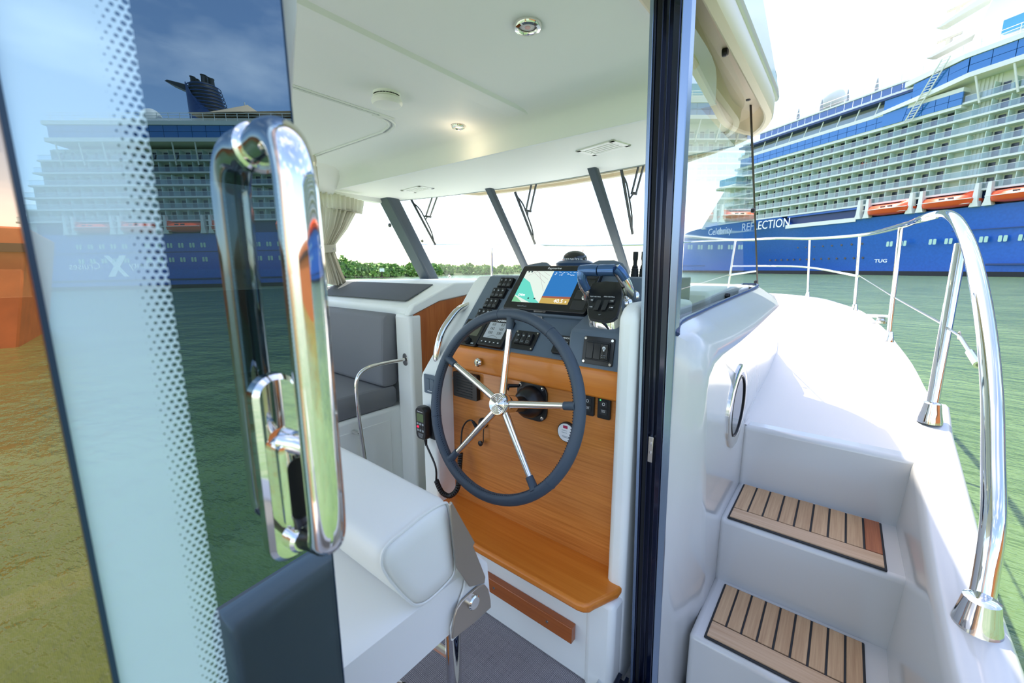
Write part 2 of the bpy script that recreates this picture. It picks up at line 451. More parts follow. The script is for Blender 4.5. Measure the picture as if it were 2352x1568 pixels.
# --- forward upper decks: blue glass band, open gallery, navy roof edge, screens
def fe(w): return fore_end(w)
npan = 26
for k in range(npan):
    ua = 60 + k * 1.95 * 1.12; ub = ua + 2.1
    if ub > fe(34): break
    for (wa, wb) in ((33.6, 34.75), (34.82, 36.0)):
        MB(SM).span(ua, ub, -0.25, 0.1, wa, wb).build('glass_panel', 'ship_blue_glass', ship, smooth=False)
b = MB(SM); b.span(60, fe(33), -0.15, 2.2, 33.0, 33.6); b.span(60, fe(36), -0.3, 2.5, 36.0, 36.8); b.build('white_fascia', 'ship_white', ship, smooth=False)
b = MB(SM); b.span(72, fe(37), 1.8, 30, 33.6, 40.2); b.build('gallery_wall', 'grey_print', ship, smooth=False)
b = MB(SM); b.span(74, fe(38), -0.1, -0.05, 36.8, 37.9); b.build('gallery_screen', 'balcony_glass', ship, smooth=False)
for k in range(10):
    u = 76 + k * 4.4
    if u > fe(38): break
    b = MB(SM); b.tube([(u, 0, 36.7), (u - 0.9, 0, 39.4)], 0.16, 6); b.build('gallery_post', 'ship_white', ship, smooth=False)
b = MB(SM); b.span(66, fe(39) + 1, -0.6, 30, 39.2, 39.7); b.build('roof_edge', 'ship_navy', ship, smooth=False)
b = MB(SM); b.span(66, fe(40), -0.4, 30, 39.7, 40.2); b.build('upper_deck', 'ship_white', ship, smooth=False)
MAT['screen_violet'] = plain('violet tinted screen', '#5670ae', 0.12, 0, 0.6)
for k in range(20):
    u = 67 + k * 2.05
    if u > fe(41) - 3: break
    b = MB(SM); b.span(u, u + 1.85, -0.3, -0.15, 40.3, 41.7); b.build('wind_screen', 'screen_violet', ship, smooth=False)
b = MB(SM); b.span(67, fe(42) - 4, -0.5, 0.1, 41.75, 42.1); b.build('screen_cap', 'ship_white', ship, smooth=False)
b = MB(SM)
for k in range(10): b.tube([(68 + k * 3.9, 0.6, 42.0), (68 + k * 3.9, 0.6, 44.0)], 0.06, 5)
b.tube([(67, .6, 44.0), (106, .6, 44.0)], 0.07, 5); b.tube([(67, .6, 43.0), (106, .6, 43.0)], 0.05, 5)
b.build('top_railing', 'chrome_soft', ship, smooth=False)
# --- midships and aft: overhanging glass band on slanted struts
AFT = -3.4
b = MB(SM); b.span(-28, 59, -1.6, 34, 37.9, 38.8); b.loft([[(59, -1.6, 37.9), (59, -1.6, 38.8), (59, 34, 38.8), (59, 34, 37.9)], [(66, -1.2, 36.9), (66, -1.2, 37.8), (66, 34, 37.8), (66, 34, 36.9)], [(76, -.4, 36.1), (76, -.4, 36.8), (76, 34, 36.8), (76, 34, 36.1)]]); b.span(-100, -26, -1.6, 34, 37.9 + AFT, 38.8 + AFT); b.build('overhang_fascia', 'ship_white', ship, smooth=False)
b = MB(SM); b.span(-28, 59, -0.9, 34, 38.8, 41.6); b.span(59, 66, -.5, 34, 38, 41); b.span(-99, -26, -.9, 34, 38.8 + AFT, 41.6 + AFT); b.build('band_backing', 'ship_navy', ship, smooth=False)
k = 0
for seg in ((40, 59.5), (-99, -30)):
    u = seg[0]
    while u < seg[1] - 2:
        for (wa, wb) in ((38.85, 40.1), (40.18, 41.55)):
            dz = AFT if u < -28 else 0
            MB(SM).span(u, u + 3.1, -1.45, -1.2, wa + dz, wb + dz).build('glass_panel', 'ship_blue_glass', ship, smooth=False)
        u += 3.2
for (ua, ub, da, db) in ((59.3, 62.3, 0, .45), (62.4, 65.2, .47, .9), (65.3, 68.4, .92, 1.35)):
    for (wa, wb) in ((38.85, 40.1), (40.18, 41.55)):
        MB(SM).loft([[(ua, -1.45 + .06 * (ua - 59), wa - da), (ua, -1.2 + .06 * (ua - 59), wa - da), (ua, -1.2 + .06 * (ua - 59), wb - da * .9), (ua, -1.45 + .06 * (ua - 59), wb - da * .9)], [(ub, -1.45 + .06 * (ub - 59), wa - db), (ub, -1.2 + .06 * (ub - 59), wa - db), (ub, -1.2 + .06 * (ub - 59), wb - db * .9), (ub, -1.45 + .06 * (ub - 59), wb - db * .9)]]).build('glass_panel', 'ship_blue_glass', ship, smooth=False)
b = MB(SM); b.span(-28, 39, -1.45, -1.2, 38.85, 41.55); b.build('glass_band', 'ship_blue_glass', ship, smooth=False)
b = MB(SM); b.span(-28, 60, -1.7, 33, 41.6, 42.5); b.loft([[(60, -1.7, 41.6), (60, -1.7, 42.5), (60, 33, 42.5), (60, 33, 41.6)], [(70, -1.0, 40.3), (70, -1.0, 41.4), (70, 33, 41.4), (70, 33, 40.3)]]); b.span(-100, -26, -1.7, 33, 41.6 + AFT, 42.5 + AFT); b.build('sun_deck_edge', 'ship_white', ship, smooth=False)
b = MB(SM)
for k in range(66):
    if -98 + k * 2.6 > 61: break
    dz = AFT if -98 + k * 2.6 < -27 else 0
    b.tube([(-98 + k * 2.6, -1.3, 42.4 + dz), (-98 + k * 2.6, -1.3, 44.3 + dz)], 0.07, 5)
for w in (43.1, 43.7, 44.3): b.tube([(-27, -1.3, w), (60, -1.3, w), (68, -1.1, w - 1.1)], 0.06, 5); b.tube([(-99, -1.3, w + AFT), (-27, -1.3, w + AFT)], 0.06, 5)
b.build('sun_deck_railing', 'ship_white', ship, smooth=False)
b = MB(SM); b.span(-26, 62, 3.5, 30, 42.5, 45.2); b.span(-96, -26, 3.5, 30, 42.5 + AFT, 44.8 + AFT); b.build('upper_house', 'ship_white', ship, smooth=False)
b = MB(SM); b.span(30, 57, 2.0, 3.0, 45, 47.3); b.build('solarium_glass', 'ship_teal_glass', ship, smooth=False)
for k in range(33):
    u = -98 + k * 5.2
    if 16 < u < 40 or -40 < u < 16 or u > 58: continue
    dz = AFT if u < -28 else 0
    b = MB(SM); b.tube([(u, -1.3, 37.9 + dz), (u - 0.6, 0.05, 33.0 + dz)], 0.17, 6); b.build('strut', 'ship_white', ship, smooth=False)
# stair tower
b = MB(SM)
for s_ in (0, 1.3): b.tube([(62 + s_, -2.1, 43), (68 + s_, -0.7, 33)], 0.14, 5)
for k in range(22):
    t = k / 21; b.tube([(62 + 6 * t, -2.1 + 1.4 * t, 43 - 10 * t), (63.3 + 6 * t, -2.1 + 1.4 * t, 43 - 10 * t)], 0.08, 4)
b.build('outside_stair', 'ship_white', ship, smooth=False)
b = MB(SM); b.prism([(70, 33.6), (74, 33.6), (74, 39.2), (68.5, 39.2)], -0.35, -0.1, Matrix(((1, 0, 0, 0), (0, 0, 1, 0), (0, 1, 0, 0), (0, 0, 0, 1)))); b.build('glass_wedge', 'ship_blue_glass', ship, smooth=False)
# wide-panel bay wall between the two cabin rhythms
b = MB(SM)
for k in range(6): b.span(55.6 + k * 0.62, 55.95 + k * 0.62, 1.85, 2.1, 16.7, 37.8)
b.build('panelled_bay', 'ship_white', ship, smooth=False)
# --- lifeboat deck
b = MB(SM); b.span(-108, 97, 1.2, 2.2, 13.4, 16.5); b.build('promenade_wall', 'ship_navy', ship, smooth=False)
b = MB(SM); b.span(77, 96, -0.1, 0.05, 12.9, 13.9)
b.build('gallery_bulwark', 'ship_white', ship, smooth=False)
b = MB(SM); b.span(76, 96, 0.3, 1.3, 15.9, 16.5); b.build('gallery_lintel', 'hull_blue', ship, smooth=False)
# --- bridge wing and foremast on the bow
b = MB(SM); b.span(113, 120, -3.0, 39, 28.2, 30.6); b.build('bridge_wing', 'ship_teal_glass', ship, bevel=0.3)
b = MB(SM); b.span(112.5, 121, -3.3, 39.3, 27.3, 28.2); b.build('bridge_floor', 'ship_white', ship, bevel=0.2)
b = MB(SM); b.prism([(118, 16), (134, 16), (124, 28), (118, 28)], 3, 33, Matrix(((1, 0, 0, 0), (0, 0, 1, 0), (0, 1, 0, 0), (0, 0, 0, 1)))); b.build('bow_house', 'ship_white', ship, smooth=False)
# --- hull windows: pairs of pale panes, round ports forward
hw_me = local_part(lambda m: m.prism(rrect(0.52, 1.15, 0.16, 3), -0.06, 0.06, Matrix(((1, 0, 0, 0), (0, 0, 1, 0), (0, 1, 0, 0), (0, 0, 0, 1)))), 'hull_window', 'pane_green')
cnt = 0
for k in range(-40, 28):
    u = k * 2.65
    if u > 70 or u < -100: continue
    if k % 7 == 3: continue
    rows = [7.1] if u > 40 else [7.1, 10.6]
    if 0 < u < 40 or -45 < u < 0: continue
    for w in rows:
        for s_ in (-0.36, 0.36): put(hw_me, 'hull_window', u + s_, -0.02, w)
port_me = local_part(lambda m: m.lathe([(0.28, 0), (0.28, 0.1)], Matrix.Rotation(R(90), 4, 'X'), 10), 'porthole', 'ship_dark')
for k in range(8): put(port_me, 'porthole', 76 + k * 2.6, v_wl(76 + k * 2.6) * 0.55 - 0.1, 7.6)
for k in range(14):
    u = 76 + k * 2.3; t = 4.2 / 13.5
    put(port_me, 'porthole', u, v_wl(u) + (v_top(u) - v_wl(u)) * t ** 1.3 - 0.05, 4.2)
# --- lettering (reads towards the stern)
def ST(u, v, w): return Matrix.Translation(SP(u, v, w)) @ Matrix((-UV, Vector((0, 0, 1)), -VV)).transposed().to_4x4()
text('hull_name', 'REFLECTION', ST(103.2, -0.12, 14.55), 3.5, 'print', ship, 0.03, 'CENTER', 0.86)
text('hull_name', 'Celebrity', ST(121.5, 0.2, 14.3), 3.2, 'print', ship, 0.03, 'CENTER', 0.9)
text('hull_mark', 'TUG', ST(70.5, 0.5, 3.3), 1.1, 'print', ship, 0.03, 'CENTER', 1.2, 0, 0.02)
text('fleet_name', 'Celebrity', ST(-82.6, -0.08, 5.9), 2.4, 'print', ship, 0.03)
text('fleet_name', 'Cruises', ST(-97.5, -0.08, 5.9), 2.4, 'print', ship, 0.03)
b = MB(ST(-90.0, -0.08, 5.8))
b.prism([(-2.6, 2.6), (-1.0, 2.6), (2.4, -2.6), (0.8, -2.6)], 0, 0.05); b.prism([(2.6, 2.6), (1.4, 2.6), (-2.6, -2.6), (-1.4, -2.6)], 0.0, 0.06)
b.build('fleet_emblem', 'print', ship, smooth=False)
# --- mast, radomes and funnel (things that stand on the ship's roof)
mast = thing('radar_mast', 'white fin-shaped radar mast rising above the cruise ship roof', 'mast', SP(62, 16, 45))
b = MB(SM)
XZ = Matrix(((1, 0, 0, 0), (0, 0, 1, 0), (0, 1, 0, 0), (0, 0, 0, 1)))
b.prism([(70, 45), (57, 45), (54.5, 62), (49, 65.5), (50, 66.2), (55.5, 64.5), (62, 61.5), (65, 61), (67, 56)], 15, 18.5, XZ)
b.build('fin', 'ship_white', mast, bevel=0.3)
for (w, l) in ((51, 77), (57, 76)):
    b = MB(SM); b.prism([(67, w + 1.6), (l - 1, w), (l, w + 0.3), (l - 1, w + 0.7), (68, w + 3)], 15.6, 18, XZ); b.build('radar_platform', 'ship_white', mast, bevel=0.1)
    b = MB(SM); b.span(l - 4, l - 3.2, 16, 17, w + 1, w + 3); b.box((l - 3.6, 16.5, w + 3.2), (4.5, 0.4, 0.5)); b.build('radar_scanner', 'cream_rim', mast)
b = MB(SM)
for (du, dv) in ((0, 0), (1.6, 0), (0.8, 1.4)): b.tube([(61 + du, 16 + dv, 61), (59.6 + du * .5, 16 + dv * .5, 76)], 0.16, 5)
for k in range(8): b.tube([(61 - k * .15, 16, 62 + k * 1.8), (62.4 - k * .25, 16, 62.9 + k * 1.8)], 0.1, 4)
b.build('lattice_mast', 'ship_white', mast, smooth=False)
for (n_, u, w, hexc, lab) in (('flag', 65.2, 58, '#2f6fc0', 'small blue signal flag hanging from the radar mast'), ('flag', 62.6, 57.4, '#d8343c', 'small red signal flag hanging from the radar mast')):
    MAT['flag' + hexc] = plain('flag cloth ' + hexc, hexc, 0.8)
    b = MB(SM); b.prism([(u, w + 2), (u - 0.9, w + 0.2), (u - 0.5, w - 0.6), (u + 0.1, w - 0.9)], 13.6, 13.7, XZ)
    tag(b.build(n_, MAT['flag' + hexc]), lab, 'flag', 'signal flags')
def radome(u, v, w, r, lab):
    t = thing('radome', lab, 'antenna', SP(u, v, w - r))
    MB().ball(SP(u, v, w), r, 20, 14, (1, 1, 1.12)).build('dome', 'ship_white', t)
    MB(SM @ Matrix.Translation((u, v, w - r * 2.2))).lathe([(r * 0.55, 0), (r * .5, r * 1.3)], n=12).build('pedestal', 'ship_white', t)
radome(100, 17, 50.5, 3.1, 'white satellite dome on the roof of the cruise ship by the bow')
radome(-88.5, 17, 45.6, 2.6, 'white satellite dome near the stern, mirrored in the door glass')
MAT['funnel_blue'] = plain('dark blue funnel paint', '#173a72', 0.35)
MAT['funnel_dark'] = plain('dark funnel pipes', '#2a2c30', 0.45)
fun = thing('funnel', 'dark blue slatted ship funnel with exhaust pipes, mirrored in the door glass', 'funnel', SP(-73, 17, 41))
FS = Matrix.Translation((-72.8, 0, 41.0)) @ Matrix.Diagonal((.64, 1, .8, 1)) @ Matrix.Translation((82, 0, -44.0))
def fsec(w, e=1.0):
    t = (w - 44) / 17.0; c = -80.5 - 3.2 * t; a = (8.2 - 2.6 * t) * e; bb = (5.0 - 1.2 * t) * e
    return c, a, bb
rr = []
for w in (44, 48, 52, 56, 60.5):
    c, a, bb = fsec(w, 0.9 if w > 45 else 1.0)
    rr.append([(c + a * math.cos(2 * math.pi * k / 20), 17 + bb * math.sin(2 * math.pi * k / 20), w) for k in range(20)])
MB(SM @ FS).loft(rr).build('casing', 'funnel_dark', fun)
for k in range(13):
    w = 46 + k * 1.15; c, a, bb = fsec(w, 1.04)
    MB(SM @ FS).tube([(c + a * math.cos(2 * math.pi * j / 24), 17 + bb * math.sin(2 * math.pi * j / 24), w) for j in range(24)], 0.17, 5, True).build('slat', 'funnel_blue', fun, smooth=False)
b = MB(SM @ FS); c0, a0, b0 = fsec(44, 1.1); c1, a1, b1 = fsec(60.5, 1.1)
rr = []
for (w, c, a, bb, e) in ((44, c0, a0, b0, 175), (50, *fsec(50, 1.1), 120), (56, *fsec(56, 1.1), 75), (60.5, c1, a1, b1, 50)):
    rr.append([(c + a * math.cos(R(180 + e * (j / 12 - .5) * 2)), 17 + bb * math.sin(R(180 + e * (j / 12 - .5) * 2)), w) for j in range(13)])
b.loft(rr, closed=False, caps=False); b.build('shell', 'funnel_blue', fun)
for (du, r_, h_) in ((-3.5, .9, 3.2), (-1.8, .75, 2.4), (1.2, 1.15, 3.6), (3.2, .5, 3.0), (4.2, .8, 2.6)):
    MB(SM @ FS).lathe([(r_, 0), (r_ * .9, h_), (r_ * 1.1, h_ + .3)], Matrix.Translation((-84 + du, 17, 60)), 12).build('exhaust_pipe', 'funnel_dark', fun)
b = MB(SM @ FS); b.prism([(-87, 57.5), (-97, 61.2), (-96, 61.6), (-88, 60)], 15, 19, XZ); b.build('smoke_fin', 'funnel_dark', fun)
TS = Matrix.Translation((-3.0, 0, AFT))
tent = thing('sail_canopy', 'beige peaked tent canopy on the sun deck, mirrored in the door glass', 'canopy', SP(-52, 6, 45))
b = MB(SM @ TS); apx = [(-56, 10, 50.5), (-40, 10, 50)]
rr = []
for k in range(15):
    t = k / 14; u = -66 + 34 * t; pk = 45.2 + 5.0 * max(math.exp(-((u + 57) / 4.5) ** 2), 0.75 * math.exp(-((u + 36) / 6) ** 2)) + 1.2 * t
    rr.append([(u, 1.0, 45.3 + 0.6 * t), (u, 5, (pk + 45.5) / 2), (u, 10, pk), (u, 15, (pk + 45.5) / 2), (u, 19, 45.3)])
b.loft(rr, closed=False, caps=False); b.build('cloth', 'tent', tent)
for u in (-57, -36): MB(SM @ TS).tube([(u, 10, 42), (u, 10, 51)], 0.15, 6).build('pole', 'ship_white', tent)
for k, lab in enumerate(('nearest the bow', 'second from the bow', 'third from the bow', 'nearest the mast')):
    u = 97.5 - k * 6.6
    t = thing('deck_umbrella', 'closed grey deck umbrella on the ship roof, ' + lab, 'umbrella', SP(u, 1.8, 40.2), 'closed umbrellas on the cruise ship roof')
    MB(SM).tube([(u, 1.8, 40.2), (u, 1.8, 45.8)], 0.07, 6).build('pole', 'chrome_soft', t)
    MB(SM @ Matrix.Translation((u, 1.8, 42.6))).lathe([(0.35, 0), (0.42, 1.0), (0.1, 3.0)], n=8).build('canopy', 'grey_print', t)
# --- lifeboats with their davits
def make_lifeboat():
    t = thing('lifeboat', 'x', 'lifeboat', SP(0, 0, 14), 'orange lifeboats along the cruise ship')
    L = 9.3; rr = []
    for k in range(11):
        s_ = k / 10; u = (s_ - 0.5) * L; e = max(0.12, 1 - abs(2 * s_ - 1) ** 3.2)
        rr.append([(u, -2.0 * e - .2, 15.0), (u, -1.7 * e - .2, 14.2), (u, -0.9 * e, 13.75 + .5 * (1 - e)), (u, 0.7, 13.75 + .5 * (1 - e)), (u, 1.1, 15.0)])
    MB(SM).loft(rr).build('hull', 'orange', t, ang=60)
    rr = []
    for k in range(9):
        s_ = k / 8; u = (s_ - 0.5) * L * 0.94; e = max(0.3, 1 - abs(2 * s_ - 1) ** 4); hh = 16.0 + 0.55 * smooth01((0.2 - s_) / 0.1) 
        rr.append([(u, -1.9 * e - .1, 15.05), (u, -1.55 * e, 15.7), (u, -0.9 * e, hh), (u, 0.6, hh), (u, 1.0, 15.05)])
    MB(SM).loft(rr).build('canopy', 'orange', t, ang=60)
    MB(SM).span(-4.4, 4.4, -2.22, -1.9, 14.95, 15.06).build('rubbing_band', 'white', t, smooth=False)
    for u in (-1.4, 0.0): MB(SM).span(u, u + 0.9, -1.85, -1.6, 15.35, 15.6).build('hatch_window', 'ship_dark', t, smooth=False)
    MB(SM).span(-3.8, 1.5, -1.5, -1.2, 14.1, 14.18).build('grab_line', 'white', t, smooth=False)
    return t
lb = make_lifeboat()
dv = thing('davit', 'x', 'davit', SP(0, 0, 13.5), 'white lifeboat davits on the cruise ship')
MB(SM).prism([(-0.1, 13.4), (-1.5, 13.4), (-1.2, 14.5), (-1.0, 17.8), (-0.5, 17.8), (-0.35, 14.5)], -0.9, 0.4, XZ).build('arm', 'ship_white', dv, smooth=False)
MB(SM).prism([(0.4, 13.4), (1.8, 13.4), (1.5, 14.5), (1.3, 17.8), (0.8, 17.8), (0.65, 14.5)], -0.9, 0.4, XZ).build('arm', 'ship_white', dv, smooth=False)
boats = [69.9 - 10.65 * k for k in range(3)] + [-61.8 - 10.6 * k for k in range(4)]
labs = ['orange lifeboat nearest the bow of the cruise ship', 'orange lifeboat in the middle of the three in plain view', 'orange lifeboat at the right edge of the picture',
        'orange lifeboat mirrored right behind the chrome door handle', 'orange lifeboat mirrored just left of the door handle', 'orange lifeboat mirrored behind the dotted glass border', 'orange lifeboat mirrored faintly in the white glass border']
dlabs = ['white davit aft of the bowmost lifeboat', 'white davit between the second and third lifeboats in plain view', 'white davit at the aft end of the third lifeboat', 'white davit mirrored right of the door handle', 'white davit mirrored behind the door handle', 'white davit mirrored beside the dotted glass border', 'white davit mirrored in the white glass border']
for i, u in enumerate(boats):
    o = lb if i == 0 else copy_tree(lb); o.location = SP(u, 0, 14); o['label'] = labs[i]
    o = dv if i == 0 else copy_tree(dv); o.location = SP(u - 5.3, 0, 13.5); o['label'] = dlabs[i]
o = copy_tree(dv); o.location = SP(boats[0] + 5.2, 0, 13.5); o['label'] = 'white davit at the bow end of the lifeboat row'
b = MB(SM)
for k in range(9): b.tube([(44.0 - k * 10.6, -1.2, 14.8), (35.0 - k * 10.6, -1.2, 14.8)], 1.3, 6)
tag(b.build('lifeboat_row', 'orange', ship), kind='stuff')

# --- passengers at the rails
def person(lab, u, v, w, shirt, trousers, lean=0.0, arm=0.0):
    base = SP(u, v, w); t = thing('person', lab, 'person', base, 'passengers at the ship rails')
    J = {'pel': (0, 0, .95), 'chest': (0, -.03 - lean, 1.32), 'neck': (0, -.05 - lean, 1.50), 'head': (0, -.07 - lean, 1.66), 'crown': (0, -.07 - lean, 1.76),
         'shl': (-.19, -.04 - lean, 1.42), 'ell': (-.25, -.10 - lean - arm, 1.16), 'hal': (-.20, -.34 - lean, 1.12), 'shr': (.19, -.04 - lean, 1.42), 'elr': (.25, -.10 - lean - arm, 1.16), 'har': (.20, -.34 - lean, 1.12),
         'hil': (-.10, 0, .90), 'knl': (-.11, -.03, .49), 'anl': (-.11, .02, .08), 'tol': (-.11, -.15, .03), 'hir': (.10, 0, .90), 'knr': (.11, -.03, .49), 'anr': (.11, .02, .08), 'tor': (.11, -.15, .03)}
    rad = {'pel': .15, 'chest': .16, 'neck': .065, 'head': .10, 'crown': .075, 'shl': .065, 'ell': .05, 'hal': .04, 'shr': .065, 'elr': .05, 'har': .04, 'hil': .10, 'knl': .07, 'anl': .05, 'tol': .04, 'hir': .10, 'knr': .07, 'anr': .05, 'tor': .04}
    E = [('pel', 'chest'), ('chest', 'neck'), ('neck', 'head'), ('head', 'crown'), ('chest', 'shl'), ('shl', 'ell'), ('ell', 'hal'), ('chest', 'shr'), ('shr', 'elr'), ('elr', 'har'), ('pel', 'hil'), ('hil', 'knl'), ('knl', 'anl'), ('anl', 'tol'), ('pel', 'hir'), ('hir', 'knr'), ('knr', 'anr'), ('anr', 'tor')]
    ks = list(J); me = bpy.data.meshes.new('body')
    me.from_pydata([rotS @ Vector(J[k]) for k in ks], [(ks.index(a_), ks.index(b_)) for a_, b_ in E], []); me.update()
    o = bpy.data.objects.new('body', me); col.objects.link(o); o.parent = t
    me.materials.append(MAT['skin'])
    sk = o.modifiers.new('skin', 'SKIN'); 
    for i, k in enumerate(ks): me.skin_vertices[0].data[i].radius = (rad[k], rad[k]); me.skin_vertices[0].data[i].use_root = (k == 'pel')
    sb = o.modifiers.new('sub', 'SUBSURF'); sb.levels = 1; sb.render_levels = 1
    T_ = SM @ Matrix.Translation((u, v, w))
    def ringz(c, rx, ry): return [(c[0] + rx * math.cos(2 * math.pi * k / 12), c[1] + ry * math.sin(2 * math.pi * k / 12), c[2]) for k in range(12)]
    MB(T_).loft([ringz((0, 0, .88), .19, .15), ringz((0, -.02 - lean * .5, 1.15), .18, .14), ringz((0, -.04 - lean, 1.40), .23, .14), ringz((0, -.05 - lean, 1.49), .10, .09)]).build('shirt', shirt, t)
    for s_ in (-1, 1): MB(T_).tube([(s_ * .10, 0, .93), (s_ * .11, -.03, .49), (s_ * .11, .02, .10)], [.12, .095, .075], 10).build('trouser_leg', trousers, t)
    MB(T_).ball((0, -.055 - lean, 1.70), .115, 10, 8, (1, 1, 1.0)).build('hair', 'bark', t)
MAT['skin'] = plain('skin', '#c08a68', .6); MAT['bark'] = plain('bark', '#4d4034', 0.9)
for hx in ('#7c2430', '#20222c', '#e8e4dc', '#2c55a8', '#d8c8c0'): MAT['cl' + hx] = plain('cloth ' + hx, hx, .9)
person('person in a dark red top leaning at the rail of a ship balcony', 77.6, .55, LV[3] + .1, MAT['cl#7c2430'], MAT['cl#20222c'], .05)
person('person in black beside the one in dark red on the ship balcony', 76.9, .55, LV[3] + .1, MAT['cl#20222c'], MAT['cl#20222c'], .05)
person('person in a bright blue top at the rail of a ship balcony', 74.2, .55, LV[3] + .1, MAT['cl#2c55a8'], MAT['cl#20222c'], .04)
person('person in dark clothes left of the one in bright blue on the balcony', 74.95, .55, LV[3] + .1, MAT['cl#20222c'], MAT['cl#20222c'], .04)
person('person in a pale top standing on the upper deck by the outside stair', 70.4, .7, 40.2, MAT['cl#e8e4dc'], MAT['cl#2c55a8'])
person('person in pinkish clothes on the upper deck forward of the outside stair', 71.8, .7, 40.2, MAT['cl#d8c8c0'], MAT['cl#20222c'])

# ================================================================== mangrove shore, channel sign, brown barge
def leaf_mat(name, a, c):
    M_ = Mt(name); v = M_.coord(); f = M_.noise(v, 1.6, 6, 0.7)
    return M_.end(M_.bsdf(M_.ramp(f, [(0.35, lin(a)), (0.68, lin(c))]), 0.7, 0, 0.2))
MAT['leaf_a'] = leaf_mat('mangrove leaves', '#507d38', '#9cba62'); MAT['leaf_b'] = leaf_mat('pale mangrove leaves', '#6f9152', '#b2c678')
MAT['bark'] = plain('bark', '#4d4034', 0.9)
def crown(mb, c, rx, rz, n, rng):
    for k in range(n):
        d = Vector((rng.gauss(0, 1), rng.gauss(0, 1), rng.gauss(0, 1))).normalized(); rad = rng.uniform(0.55, 1.0)
        p = Vector(c) + Vector((d.x * rx * rad, d.y * rx * rad, abs(d.z) * rz * rad - 0.15 * rz))
        s_ = rng.uniform(0.28, 0.62) * rx * 0.36
        a = Vector((rng.gauss(0, 1), rng.gauss(0, 1), rng.gauss(0, 1))).normalized(); bb = a.orthogonal().normalized(); e = a.cross(bb)
        mb.add([p + bb * s_, p + e * s_, p - bb * s_, p - e * s_ * .9], [(0, 1, 2, 3)])
rng = random.Random(3)
tn = 0
NTH = ['first', 'second', 'third', 'fourth', 'fifth', 'sixth', 'seventh', 'eighth', 'ninth', 'tenth', 'eleventh', 'twelfth', 'thirteenth', 'fourteenth', 'fifteenth', 'sixteenth', 'seventeenth', 'eighteenth', 'nineteenth', 'twentieth', 'twenty-first', 'twenty-second', 'twenty-third', 'twenty-fourth', 'twenty-fifth', 'twenty-sixth']
for k in range(26):
    px = 770 + k * 17.2 + rng.uniform(-4, 4); D = 78 + max(0, (px - 900)) * 0.16 + rng.uniform(-4, 6)
    d = ray(px, HY); d = Vector((d.x, d.y, 0)).normalized()
    p = d * D; p.z = 0.0
    hgt = rng.uniform(2.4, 3.3) + (1.0 if k < 2 else 0) 
    kinds = ['bushy green mangrove on the far shore', 'pale green mangrove on the far shore']
    pale = rng.random() < 0.45
    t = thing('mangrove_tree', kinds[pale] + ', ' + NTH[k] + ' from the curtain', 'tree', p, 'mangroves on the far shore')
    mb = MB(); crown(mb, (p.x, p.y, 0.6), 1.75, hgt - 0.5, 520, rng); mb.build('foliage', 'leaf_b' if pale else 'leaf_a', t, smooth=False)
    MB().tube([(p.x, p.y, -0.2), (p.x + .2, p.y, 1.6)], [0.14, 0.07], 6).build('trunk', 'bark', t)
b = MB(); pp = [ray(x, HY) for x in range(740, 1260, 20)]
top = [Vector((d.x, d.y, 0)).normalized() * (80 + max(0, x - 900) * 0.16) for d, x in zip(pp, range(740, 1260, 20))]
b.loft([[p * 0.985 + Vector((0, 0, -0.1)), p * 0.99 + Vector((0, 0, 0.35)), p * 1.2 + Vector((0, 0, 0.5))] for p in top], closed=False, caps=False)
struct(b.build('shore_bank', plain('muddy shore bank', '#6f7a52', 0.9)))
d = ray(877, HY); d = Vector((d.x, d.y, 0)).normalized() * 70
t = thing('channel_sign', 'small white channel sign on a post before the mangroves', 'sign', (d.x, d.y, -0.1))
MB().tube([(d.x, d.y, -0.3), (d.x, d.y, 1.1)], 0.06, 6).build('post', 'bark', t)
fr = frame((d.x, d.y, 1.3), RT, (0, 0, 1)); MB(fr).prism(rrect(0.75, 0.55, 0.03), -0.02, 0.02).build('board', 'white', t)
MAT['barge'] = plain('rusty brown barge paint', '#a8633a', 0.6, 0, 0.4, 0, 0, 300, 0.15)
bd = Vector((math.sin(R(79)), math.cos(R(79)), 0)); bt = Vector((math.sin(R(163)), math.cos(R(163)), 0))
barge = thing('barge', 'rust-brown barge hull mirrored in the bronze window at the far left', 'boat', bd * 15)
FM = frame(bd * 15, bt, bd)
MB(FM).loft([[(0.6, 0, -0.4), (0.6, 5, -0.4), (0, 5, 2.9), (0, 0, 2.9)], [(24, 0, -0.4), (24, 5, -0.4), (24, 5, 2.9), (24, 0, 2.9)]]).build('hull', 'barge', barge, bevel=0.05)
MB(FM).span(0, 24, -0.12, 0.1, 2.3, 2.5).build('rubbing_rail', 'black_soft', barge)
# ================================================================== the boat: outer skin, decks, roof, glazing
def zdeck(Y): return 0.85 + 0.03 * (Y - 1.92)
XC = -1.80                                              # centreline of the boat
def mir(p): return Vector((2 * XC - p[0], p[1], p[2]))
DN, DP = (0, -0.03, 1), (0, 1.92, 0.85)
